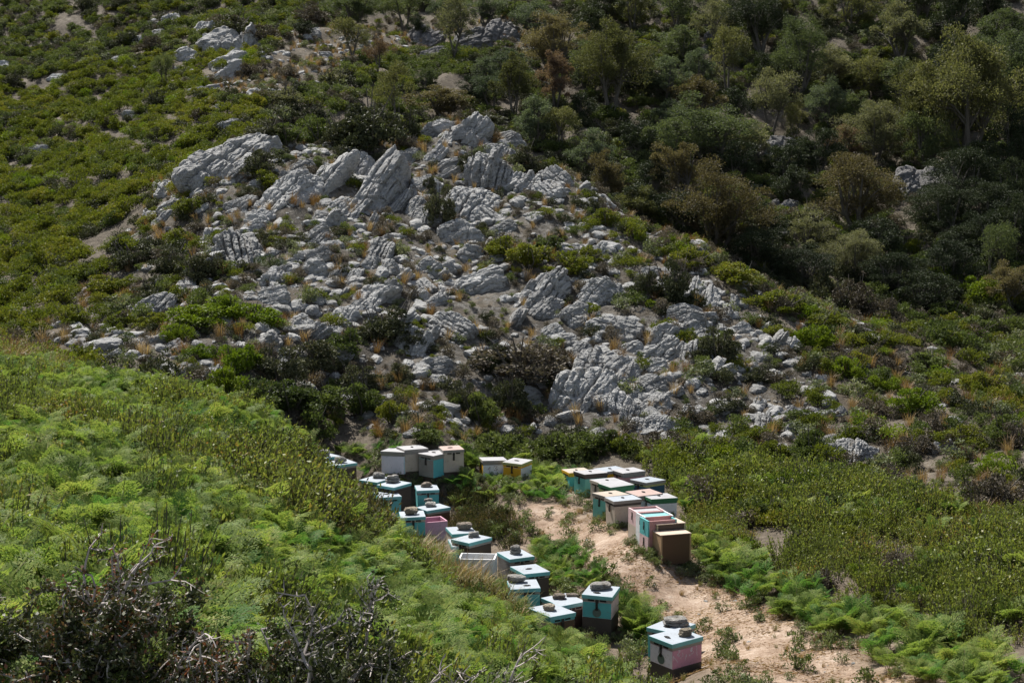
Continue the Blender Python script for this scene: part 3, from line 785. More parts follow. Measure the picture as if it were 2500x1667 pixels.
HIVES = {}
def hive(key, px, py, phi, n, top, rim, band, front, side, lower, label, ring=True, latch=True, disc=False, tilt=0.0, hb=0.235, sc=1.0, ringuv=(-0.02, 0.0)):
    """px, py: centre of the lid top in the photograph; n bodies; phi: how far the entrance front is turned to the left"""
    base = 0.055
    H = (base + n * hb + 0.045 + 0.055) * sc
    p = at(px, py, H, {'A17': 23.2, 'A18': 22.7, 'A27': 17.1, 'A16': 24}.get(key, 10), 36)
    g = tag(obj('beehive', None, None, p, (math.radians(RNG.uniform(-1.5, 1.5)) + math.radians(tilt), math.radians(RNG.uniform(-1.5, 1.5)), math.radians(-phi)), (sc,) * 3), label, 'beehive', 'beehives of the apiary')
    x, y = W_ / 2, L_ / 2
    obj('floor_board', box_mesh('floor_board', -x + .012, x - .012, -y + .01, y - .01, -0.16, base - (0.132 if n == 1 else 0.002), [PM['brown']]), g)
    z = base
    for k in range(n):
        f, s = (front, side) if k == n - 1 else (lower, lower)
        o = obj('hive_body', box_mesh('hive_body', -x, x, -y, y, z - (0.13 if k == 0 and n == 1 else 0.0), z + hb - 0.003, [PM[s], PM[f]], {2: 1, 3: 1}), g)
        z += hb
    obj('vent_band', box_mesh('vent_band', -x - .003, x + .003, -y - .003, y + .003, z, z + 0.044, [PM[band]]), g)
    for sx in (-1, 1):
        obj('vent_slot', slot_me, g, (sx * 0.088, -y - 0.003, z + 0.022))
    z += 0.045
    lid = obj('lid', box_mesh('lid', -x - .012, x + .012, -y - .014, y + .014, z - 0.006, z + 0.05, [PM[rim], PM[top]], {1: 1}, 0.003), g)
    z += 0.05
    if ring:
        obj('lid_ring', M_RING, lid, (ringuv[0], ringuv[1], z + 0.006))
    if latch:
        obj('latch', latch_me, g, (0, -y - 0.003, z - 0.09))
    if disc:
        obj('entrance_disc', disc_me, g, (0, -y - 0.004, z - 0.25))
    bpy.context.view_layer.update()
    HIVES[key] = (g, z, p)
    return g

TQ = 'turqrim'
hive('A1', 792, 1113, 52, 1, 'topb', TQ, 'grey', 'brown', 'brown', 'brown', 'beehive half sunk in ferns at the apiary far left, round boulder on its lid')
hive('A2', 832, 1128, 55, 2, 'topb', TQ, 'grey', 'brown', 'brown', 'brown', 'dark brown beehive with a long stone across its blue lid, second from the far left')
hive('A4', 1006, 1092, 63, 1, 'topw', 'grey', 'grey', 'beige', 'beige', 'beige', 'farthest beehive, its white lid just showing behind the lavender white hive')
hive('A3', 969, 1098, -70, 1, 'topw', 'grey', 'grey', 'pale', 'lav', 'lav', 'large lavender white beehive with a weathered wooden rim and no stone, back row left', ring=False)
hive('A6', 1102, 1093, -14, 1, 'topp', 'grey', 'beige', 'beige', 'beige', 'beige', 'weathered beige beehive with a flaking pinkish lid, right end of the back left cluster')
hive('A5', 1061, 1105, 41, 1, 'topw', 'grey', 'grey', 'grey', 'turq', 'grey', 'beehive with a grey wooden front and turquoise side in the back left cluster')
a7 = hive('A7', 1203, 1119, 78, 1, 'topw', 'grey', 'grey', 'yellow', 'white', 'white', 'white beehive with the red number 13 painted on its long side', ring=False)
hive('A8', 1263, 1124, 27, 1, 'topw', 'yelgreen', 'yellow', 'yellow', 'white', 'yellow', 'bright yellow fronted beehive with a white side, next to the one numbered 13')
hive('A9', 917, 1168, 30, 1, 'topb', TQ, 'grey', 'beige', 'beige', 'beige', 'beehive whose blue lid carries a flat topped brown stone, behind the dark brown hive')
hive('A10', 963, 1180, 36, 2, 'topb', TQ, 'dark', 'brown', 'brown', 'brown', 'tall dark brown beehive under a blue lid, wide chunky stone near its left corner')
hive('A11', 1043, 1191, -9, 2, 'topb', TQ, 'grey', 'turq', 'turq', 'turq', 'tall turquoise beehive with a dark flat stone on its lid', hb=0.2)
hive('A12', 946, 1206, -17, 1, 'topb', TQ, 'turq', 'turq', 'turq', 'turq', 'turquoise beehive with a bare lid and no stone, beside the dark heath', hb=0.33)
hive('A13', 1059, 1237, 57, 1, 'topb', TQ, 'grey', 'rust', 'rust', 'brown', 'red brown beehive with two stones stacked on its blue lid', hb=0.35)
hive('A14', 1008, 1254, -8, 1, 'topb', TQ, 'beige', 'turq', 'beige', 'turq', 'beehive with a white pointed stone on its lid, right behind the pink open box', hb=0.33)
hive('A16', 1126, 1293, -15, 1, 'topb', TQ, 'beige', 'turq', 'beige', 'turq', 'beehive mostly hidden behind others with the largest brown stone on its lid', hb=0.3)
hive('A17', 1153, 1313, 45, 2, 'topb', TQ, 'grey', 'brown', 'brown', 'brown', 'dark brown beehive, small tilted grey stone on its lid, behind a turquoise one')
hive('A18', 1130, 1323, -10, 1, 'topb', TQ, 'beige', 'turq', 'beige', 'turq', 'turquoise fronted beehive with no stone, just behind the open white box', hb=0.33)
hive('A20', 1260, 1352, -24, 1, 'topb', TQ, 'grey', 'rust', 'grey', 'dark', 'weathered brown beehive with a round grey boulder on its lid', hb=0.33)
hive('A21', 1293, 1388, -24, 2, 'topb', TQ, 'grey', 'brown', 'brown', 'brown', 'tall dark brown beehive with a bare blue lid, before the bare soil')
hive('A22', 1280, 1425, -6, 1, 'topb', TQ, 'grey', 'turq', 'turq', 'turq', 'turquoise beehive half hidden by grass with a long flat slab on its lid', hb=0.33, ringuv=(0.04, -0.1))
hive('A23', 1377, 1462, -32, 1, 'topb', TQ, 'grey', 'brown', 'grey', 'brown', 'low brown beehive with two thin flat stones side by side on its lid', hb=0.28)
hive('A24', 1346, 1488, -35, 1, 'topb', TQ, 'turq', 'rust', 'beige', 'brown', 'beehive sunk in grass up to its lid, one round brown stone on top', hb=0.22)
hive('A25', 1466, 1440, 16, 2, 'topb', TQ, 'grey', 'turq', 'ppink', 'dark', 'tall beehive with a turquoise front and pale pink side on a dark wooden lower box', disc=True, ringuv=(-0.03, -0.14))
hive('A26', 1640, 1526, 40, 1, 'topb', TQ, 'grey', 'turq', 'turq', 'grey', 'beehive carrying a big flat slab on its lid, directly behind the nearest pink one', hb=0.3, ringuv=(0.0, -0.1))
a27 = hive('A27', 1651, 1550, 54, 2, 'topb', TQ, 'grey', 'lav', 'pink', 'dark', 'nearest beehive, pink with white painted scribbles and a lavender front', disc=True, ringuv=(-0.02, -0.13))
hive('B1', 1408, 1147, 70, 1, 'topt', 'yellow', 'yellow', 'turq', 'turq', 'turq', 'turquoise beehive with a yellow rim, almost hidden behind the sea green one', sc=0.92)
hive('B3', 1491, 1144, 62, 1, 'topb', 'grey', 'yellow', 'yellow', 'yellow', 'yellow', 'yellow beehive whose white lid shows between the sea green and dusty pink hives')
hive('B4', 1534, 1147, 62, 1, 'topw', 'grey', 'grey', 'dpink', 'dpink', 'dpink', 'dusty pink beehive with a mottled grey rim at the back of the right row')
hive('B2', 1442, 1151, 63, 1, 'topw', 'dark', 'dark', 'teal', 'teal', 'teal', 'sea green beehive with a dark wooden rim and a hanging iron latch', hb=0.27)
hive('B7', 1581, 1170, 50, 1, 'topb', 'grey', 'yelgreen', 'blue', 'blue', 'blue', 'dark blue beehive with a faded yellow green band under its lid')
hive('B5', 1483, 1172, 64, 1, 'topw', 'beige', 'beige', 'beige', 'beige', 'beige', 'grey beige beehive with a peeling white lid, behind the green rimmed yellow one')
hive('B6', 1505, 1180, 62, 1, 'topw', 'green', 'green', 'yelgreen', 'green', 'green', 'beehive with a dark green rim and side and a yellowish front', ring=False)
hive('B10', 1572, 1201, 62, 1, 'topp', 'grey', 'beige', 'pale', 'pale', 'pale', 'beehive with a pinkish worn lid, behind the white one with the green rim')
hive('B11', 1609, 1210, 70, 1, 'topw', 'green', 'green', 'pale', 'white', 'white', 'bluish white beehive with a dark green rim and bright white lid')
hive('B8', 1491, 1204, 58, 1, 'topt', 'grey', 'beige', 'teal', 'teal', 'teal', 'sea green beehive with a weathered tan lid, partly behind a fern')
hive('B9', 1523, 1215, 72, 1, 'topb', 'grey', 'dark', 'beige', 'beige', 'beige', 'bare wooden beehive with a dark band and smooth silvery lid, in front of its row', hb=0.27)

# writing on the hives
hz = 0.055
obj('painted_number', ribbons('painted_number', [[(.20, .40), (.29, .14), (.28, .66)], [(.45, .14), (.60, .12), (.52, .30), (.60, .38), (.57, .50), (.46, .46)]], W_ / 2 + 0.003, -L_ / 2, L_ / 2, hz, hz + 0.235, M_MARKR, 0.011), HIVES['A7'][0])
obj('painted_scribble', ribbons('painted_scribble', [[(.02, .25), (.07, .40), (.12, .50), (.17, .66)], [(.02, .30), (.03, .50)], [(.22, .06), (.20, .17), (.165, .27)], [(.19, .03), (.24, .02), (.25, .09), (.21, .15)],
    [(.16, .2), (.15, .32)], [(.19, .24), (.21, .33), (.19, .36)], [(.235, .28), (.22, .38)], [(.28, .42), (.27, .52)], [(.33, .20), (.35, .30), (.345, .40), (.315, .41)],
    [(.47, .36), (.47, .45), (.44, .53), (.42, .66)], [(.47, .36), (.44, .42), (.46, .46)], (0.026, [(.58, .41), (.575, .49)]), (0.03, [(.645, .06), (.62, .17), (.62, .27)]), (0.02, [(.66, .05), (.655, .2), (.64, .29)]), [(.62, .38), (.65, .41), (.69, .36), (.71, .28)],
    [(.78, .01), (.81, .04), (.82, .2), (.82, .42)], [(.82, .42), (.83, .50), (.83, .60)]], W_ / 2 + 0.003, -L_ / 2, L_ / 2, hz + 0.235, hz + 0.47, M_MARKW, 0.011), HIVES['A27'][0])

# stones weighing down the lids
def lid_stone(key, px, py, wpx, hpx, label, deep=0.8, mat=None, yaw=0.0, seed=0, dz=0.0, flat=False):
    g, ztop, p = HIVES[key]
    zt = p.z + ztop * g.scale.x
    m = mpp(p)
    a, c = wpx * m / 2, hpx * m / 2
    # stone base sits on the lid plane
    v = (CY - (py + hpx / 2)) / FPX
    tt_ = (v * cp - spn) / (cp + v * spn)
    Y = (zt - CZ) / tt_
    X, Y, Z = ray(px, py + hpx / 2 * 0.7, Y)
    X, Y = p.x + max(-.17, min(.17, X - p.x)), p.y + max(-.19, min(.19, Y - p.y))
    r = np.random.default_rng(900 + seed)
    V, F = rock_shape(900 + seed, (a, a * deep, c), 4, 4.0, r.uniform(0.08, 0.2), 1.0, 22.0 if flat else r.uniform(6.0, 14.0))
    if flat:
        V[:, 2] = np.clip(V[:, 2], -c, c * 0.75)
    V[:, 2] = np.maximum(V[:, 2], -c * 0.8)
    o = obj('lid_stone', mesh('lid_stone', V, None, F, [mat or M_STONE]), None, (X, Y, zt + c * 0.8 + dz), (0, r.uniform(-.06, .06), yaw))
    return tag(o, label, 'stone', 'stones weighing down beehive lids')
M_STONE = rock_mat('lid_stone_grey', (0.13, 0.12, 0.115), (0.44, 0.425, 0.40), (0.60, 0.58, 0.55))
M_STONEB = rock_mat('lid_stone_brown', (0.10, 0.08, 0.065), (0.33, 0.28, 0.23), (0.50, 0.45, 0.38))
M_STONEY = rock_mat('lid_stone_pale', (0.17, 0.14, 0.11), (0.40, 0.34, 0.26), (0.62, 0.56, 0.44))
for i, a in enumerate([
 ('A1', 793, 1103, 29, 20, 'round dark grey boulder on the farthest left lid', .8),
 ('A2', 831, 1120, 31, 18, 'long sloping grey stone on the second lid from the far left', .5),
 ('A9', 925, 1158, 31, 17, 'flat topped brown stone with rounded ends, on the lid behind the dark hive', .6),
 ('A10', 957, 1166, 36, 22, 'wide chunky stone with an overhanging lip on the dark brown hive', .7),
 ('A11', 1041, 1181, 34, 14, 'dark flat oblong stone on the tall turquoise hive', .7, M_STONEB),
 ('A13', 1051, 1229, 27, 13, 'lower of two stones stacked on the red brown hive', .8),
 ('A13', 1048, 1221, 24, 10, 'upper of two stones stacked on the red brown hive', .8, None, .3, 5, 0.07),
 ('A14', 1003, 1245, 38, 20, 'white pointed stone on the lid behind the pink box', .7, M_STONEY),
 ('A16', 1134, 1281, 43, 22, 'largest brown stone, lying broad on the hidden hive', .6, M_STONEB),
 ('A17', 1156, 1302, 30, 16, 'small tilted grey stone behind the turquoise hive', .6),
 ('A20', 1259, 1338, 31, 27, 'round grey boulder on the weathered brown hive', .9),
 ('A22', 1262, 1409, 50, 21, 'long flat slab lying on the grass edged turquoise hive', .6),
 ('A23', 1365, 1453, 36, 14, 'left thin flat stone on the low brown hive', .6, M_STONEB),
 ('A23', 1397, 1450, 36, 9, 'right thin flat stone on the low brown hive', .6, M_STONEB),
 ('A24', 1340, 1480, 32, 17, 'round brown stone on the lowest hive', .8, M_STONEY),
 ('A25', 1466, 1428, 56, 18, 'flat layered stone on the tall turquoise and pink hive', .7, None, 0, 11),
 ('A26', 1650, 1513, 68, 24, 'big flat slab with a dark broken face, on the hive behind the pink one', .7, None, 0, 12, 0, True),
 ('A27', 1672, 1540, 35, 22, 'yellowish flat topped stone on the nearest pink hive', .75, M_STONEY, 0.2, 13, 0, True),
]):
    a = list(a)
    while len(a) < 9:
        a.append((None, 0, 0)[len(a) - 7] if len(a) < 9 else 0)
    key, px, py, wp, hp, lab, deep = a[:7]
    extra = a[7:]
    mat = extra[0] if extra and extra[0] is not None else None
    yaw = extra[1] if len(extra) > 1 else 0
    seed = extra[2] if len(extra) > 2 and extra[2] else 20 + i
    dz = extra[3] if len(extra) > 3 else 0
    fl = extra[4] if len(extra) > 4 else False
    lid_stone(key, px, py, wp, hp, lab, deep, mat, yaw, seed, dz, fl)

# open boxes and stacked empty hive bodies
def open_box(px, py, H, h, phi, front, side, inner, label, w=W_, l=L_, z0=0.0, closed=None, hold=True, pos=None, lean=0.0, frames=None, bottomless=False):
    p = pos or at(px, py, H, 10, 36)
    g = tag(obj('hive_box', None, None, p + Vector((0, 0, z0)), (math.radians(lean), 0, math.radians(-phi))), label, 'hive box', 'empty hive boxes')
    x, y, t = w / 2, l / 2, 0.024
    b0 = -0.04 if z0 == 0 else 0.0
    q = Q()
    q.box(-x, x, -y, -y + t, b0, h, 1)
    q.box(-x, x, y - t, y, b0, h, 1)
    q.box(-x, -x + t, -y + t, y - t, b0, h - 0.003, 0)
    q.box(x - t, x, -y + t, y - t, b0, h - 0.003, 0)
    obj('box_wall', q.mesh('box_wall', [PM[side], PM[front]]), g)
    obj('box_lining', box_mesh('box_lining', -x + t + .001, x - t - .001, -y + t + .001, y - t - .001, b0, min(h - .06, 0.10) if not closed else h - 0.02, [PM[inner]]), g)
    if closed:
        obj('box_top', box_mesh('box_top', -x - .004, x + .004, -y - .006, y + .006, h, h + 0.012, [PM[closed]]), g)
        q = Q()
        q.box(-0.03, 0.09, y * 0 - .012, .012, h + .0115, h + .017)
    if frames:
        fr = obj('inner_board', box_mesh('inner_board', -x + t + .06, x - t - .03, -y + t + .004, y - t - .004, 0.0, h - .02, [PM[frames]]), g)
    if hold:
        q = Q()
        q.box(-0.022, 0.022, -y - 0.004, -y + 0.001, h * 0.55, h * 0.85)
        q.box(-0.012, 0.012, -y - 0.012, -y - 0.004, h * 0.35, h * 0.6)
        obj('latch', q.mesh('latch', [M_IRON]), g)
    return g
open_box(1048, 1268, 0.36, 0.36, -20 - 90, 'pink', 'pink', 'rust', 'pink open wooden box without a lid, its inside orange brown', w=0.42, l=0.56, hold=False)
bw = open_box(1167, 1357, 0.33, 0.33, 5 - 90, 'white', 'white', 'brown', 'greyish white open box with a dark mark on its long side, among tall grass', w=0.40, l=0.58, hold=False)
obj('black_mark', ribbons('black_mark', [(0.035, [(.60, .34), (.62, .42)]), (0.02, [(.60, .30), (.66, .36), (.64, .45), (.60, .44)]), (0.014, [(.61, .5), (.60, .62), (.66, .66)]), (0.02, [(.66, .56), (.64, .62)])], -0.203, -0.29, 0.29, 0.0, 0.33, M_MARKD), bw)
def stack(px, py, H, phi):
    return at(px, py, H, 10, 36)
p = stack(1578, 1242, 0.50, 74)
open_box(0, 0, 0, 0.25, 74, 'beige', 'beige', 'dark', 'weathered lower box under the farther pink box of the stack', pos=p, hold=False, w=0.36)
open_box(0, 0, 0, 0.25, 74, 'ppink', 'dpink', 'pale', 'farther pink open box on top of the stacked row', pos=p, z0=0.25, frames='topw', w=0.36)
p = stack(1598, 1254, 0.51, 73)
open_box(0, 0, 0, 0.26, 73, 'white', 'beige', 'dark', 'peeling white lower box under the white fronted pink box', pos=p, hold=False, w=0.37)
open_box(0, 0, 0, 0.25, 73, 'white', 'dpink', 'turq', 'white fronted pink open box with turquoise boards inside, on top of the stacked row', pos=p, z0=0.26, frames='turqrim', w=0.37)
p = stack(1607, 1265, 0.52, 72)
open_box(0, 0, 0, 0.26, 72, 'ppink', 'dpink', 'dark', 'pale pink lower box with a black handle, under the turquoise one', pos=p, w=0.34)
open_box(0, 0, 0, 0.26, 72, 'turq', 'dpink', 'dark', 'turquoise fronted box wedged between the white and plywood boxes', pos=p, z0=0.26, w=0.34)
p = stack(1627, 1272, 0.48, 72)
open_box(0, 0, 0, 0.22, 72, 'white', 'white', 'dark', 'small white lower box with a black handle, beside the big brown box', pos=p, w=0.36)
open_box(0, 0, 0, 0.25, 72, 'plyg', 'brown', 'dark', 'plywood topped box with a greenish front, behind the big brown box', pos=p, z0=0.22, closed='ply', hold=False, w=0.38)
open_box(1638, 1298, 0.44, 0.43, 72, 'tan', 'rust', 'dark', 'big brown closed box with a tan front, nearest of the stacked row', closed='ply', hold=False, w=0.40, l=0.52)

# ------------------------------------------------------------------ plants: small meshes first
def leaf_quads(q, P, N, size, rng, aspect=0.45, up=0.25, rand=0.75, m=0):
    """pointed leaf-sized faces at P, turned loosely along N"""
    n = len(P)
    A = N + rand * rng.normal(size=(n, 3)) + np.array([0, 0, up])
    A /= np.linalg.norm(A, axis=1)[:, None] + 1e-9
    S = np.cross(A, rng.normal(size=(n, 3)))
    S /= np.linalg.norm(S, axis=1)[:, None] + 1e-9
    s = size * rng.uniform(0.6, 1.35, n)[:, None]
    V = np.stack([P - A * s * 0.5, P + S * s * aspect * 0.5 + A * s * 0.08, P + A * s * 0.5, P - S * s * aspect * 0.5 + A * s * 0.08], 1).reshape(-1, 3)
    q.add(V, np.arange(n * 4).reshape(-1, 4), m)

def dome(seed, blobs=16, nleaf=700, leaf=0.075, h=0.62, aspect=0.45, spread=0.40, up=0.25, stems=True, br=(0.11, 0.2)):
    """a low bush one metre wide: leafy clumps on a bent frame"""
    r = np.random.default_rng(seed)
    q = Q()
    c = r.normal(size=(blobs, 3))
    c /= np.linalg.norm(c, axis=1)[:, None]
    c *= (r.random((blobs, 1)) ** 0.4)
    c = c * np.array([spread, spread, h * 0.62])
    c[:, 2] = np.abs(c[:, 2]) + 0.04
    rb = r.uniform(*br, blobs)
    k = r.integers(0, blobs, nleaf)
    d = r.normal(size=(nleaf, 3))
    d /= np.linalg.norm(d, axis=1)[:, None]
    d[:, 2] = np.where(r.random(nleaf) < 0.65, np.abs(d[:, 2]), d[:, 2])
    P = c[k] + d * rb[k][:, None] * r.uniform(0.6, 1.05, (nleaf, 1)) * np.array([1, 1, 0.85])
    P[:, 2] = np.maximum(P[:, 2], 0.0)
    leaf_quads(q, P, d, leaf, r, aspect, up)
    if stems:
        for i in range(min(blobs, 9)):
            b = np.array([c[i, 0] * 0.25, c[i, 1] * 0.25, -0.08])
            mid = (b + c[i]) / 2 + r.normal(size=3) * 0.03
            q.tube([b, mid, c[i]], [0.014, 0.01, 0.005], 4, 1)
    return q

def heath_sprigs(seed, n=55, leaves=20, h=0.42, rad=0.34, leaf=0.042):
    """upright wiry sprigs with tiny leaves"""
    r = np.random.default_rng(seed)
    q = Q()
    PP, NN = [], []
    for i in range(n):
        a, d = r.uniform(0, 6.283), rad * math.sqrt(r.random())
        b = np.array([d * math.cos(a), d * math.sin(a), -0.03])
        hh = h * r.uniform(0.55, 1.15) * (1 - 0.35 * d / rad)
        top = b + np.array([0.35 * b[0] + r.normal() * 0.05, 0.35 * b[1] + r.normal() * 0.05, hh])
        mid = (b + top) / 2 + r.normal(size=3) * 0.015
        q.tube([b, mid, top], [0.006, 0.005, 0.002], 3, 1)
        t = r.uniform(0.3, 1.04, leaves)[:, None]
        p = b + (top - b) * t + r.normal(size=(leaves, 3)) * 0.013
        PP.append(p)
        NN.append(r.normal(size=(leaves, 3)) * 0.6 + (top - b) / np.linalg.norm(top - b) * 0.8)
    leaf_quads(q, np.concatenate(PP), np.concatenate(NN), leaf, r, 0.42, 0.3, 0.3)
    return q

def fern_plant(seed, fronds=5, L=0.62):
    r = np.random.default_rng(seed)
    q = Q()
    for f in range(fronds):
        az = f * 6.283 / fronds + r.uniform(-.5, .5)
        Lf = L * r.uniform(0.75, 1.15)
        a0, a1 = r.uniform(0.1, 0.55), r.uniform(0.7, 1.5)
        n = 14
        t = np.linspace(0, 1, n)
        ang = a0 + a1 * t ** 1.6
        st = Lf / (n - 1)
        x = np.concatenate([[0], np.cumsum(np.sin(ang[:-1]) * st)])
        z = np.concatenate([[0], np.cumsum(np.cos(ang[:-1]) * st)]) - 0.03
        wob = 0.03 * np.sin(t * 3 + r.uniform(0, 6))
        pts = np.stack([x, wob, z], 1)
        q.tube(pts[::2], np.linspace(0.006, 0.002, len(pts[::2])), 3, 1)
        T = np.gradient(pts, axis=0)
        T /= np.linalg.norm(T, axis=1)[:, None]
        roll = r.uniform(-.5, .5)
        P0, A, S, W = [], [], [], []
        for i in range(4, n):
            tt_ = (i - 4) / (n - 4)
            ln = 0.46 * Lf * (1 - tt_) ** 0.85 * (0.55 + 0.45 * min(1, tt_ * 5 + 0.5)) + 0.012
            up_ = np.cross(T[i], [0, 1, 0])
            for sd in (-1, 1):
                side = np.array([0, sd * math.cos(roll), sd * math.sin(roll)])
                dr = side * 0.88 + T[i] * 0.42 - up_ * 0.0
                dr /= np.linalg.norm(dr)
                droop = r.uniform(0.0, 0.28)
                m = 5
                u = (np.arange(m) + 0.6) / m
                base = pts[i] + dr * (u * ln)[:, None] + np.array([0, 0, -1]) * (droop * ln * u ** 2)[:, None]
                pl = (ln * 0.30 + 0.012) * (1.1 - u)
                for s2 in (-1, 1):
                    d2 = np.cross(dr, np.cross(T[i], dr))
                    d2 = d2 / np.linalg.norm(d2) * s2
                    P0.append(base)
                    A.append(np.tile(d2 * 0.86 + dr * 0.5, (m, 1)) + r.normal(size=(m, 3)) * 0.12)
                    S.append(np.tile(dr, (m, 1)))
                    W.append(np.stack([pl, np.full(m, ln / m * 0.50)], 1))
        P0, A, S, W = map(np.concatenate, (P0, A, S, W))
        V = np.stack([P0 - S * W[:, 1:], P0 + A * W[:, :1] * 0.6 - S * W[:, 1:] * 0.6, P0 + A * W[:, :1], P0 + S * W[:, 1:] + A * W[:, :1] * 0.3], 1).reshape(-1, 3)
        ca, sa = math.cos(az), math.sin(az)
        b = q.n
        q.add(V, np.arange(len(V)).reshape(-1, 4))
        for k in (-1, -2):
            v = q.V[k]
            q.V[k] = np.stack([v[:, 0] * ca - v[:, 1] * sa, v[:, 0] * sa + v[:, 1] * ca, v[:, 2]], 1)
    return q

def grass_tuft(seed, n=60, h=0.4, rad=0.07, lean=0.5):
    r = np.random.default_rng(seed)
    q = Q()
    a, d = r.uniform(0, 6.283, n), rad * np.sqrt(r.random(n))
    b = np.stack([d * np.cos(a), d * np.sin(a), np.full(n, -0.02)], 1)
    hh = h * r.uniform(0.45, 1.1, n)
    out = np.stack([np.cos(a), np.sin(a), 0 * a], 1) * (lean * hh * r.uniform(0.2, 1.1, n))[:, None]
    mid = b + out * 0.35 + np.array([0, 0, 1]) * (hh * 0.62)[:, None]
    top = b + out + np.array([0, 0, 1]) * (hh * r.uniform(0.7, 1.0, n))[:, None]
    s = np.stack([-np.sin(a), np.cos(a), 0 * a], 1) * 0.0035
    V = np.stack([b - s, b + s, mid + s * 0.8, mid - s * 0.8, top + s * 0.2, top - s * 0.2], 1).reshape(-1, 3)
    k = np.arange(n)[:, None] * 6
    F = np.concatenate([k + [0, 1, 2, 3], k + [3, 2, 4, 5]], 0)
    q.add(V, F)
    return q

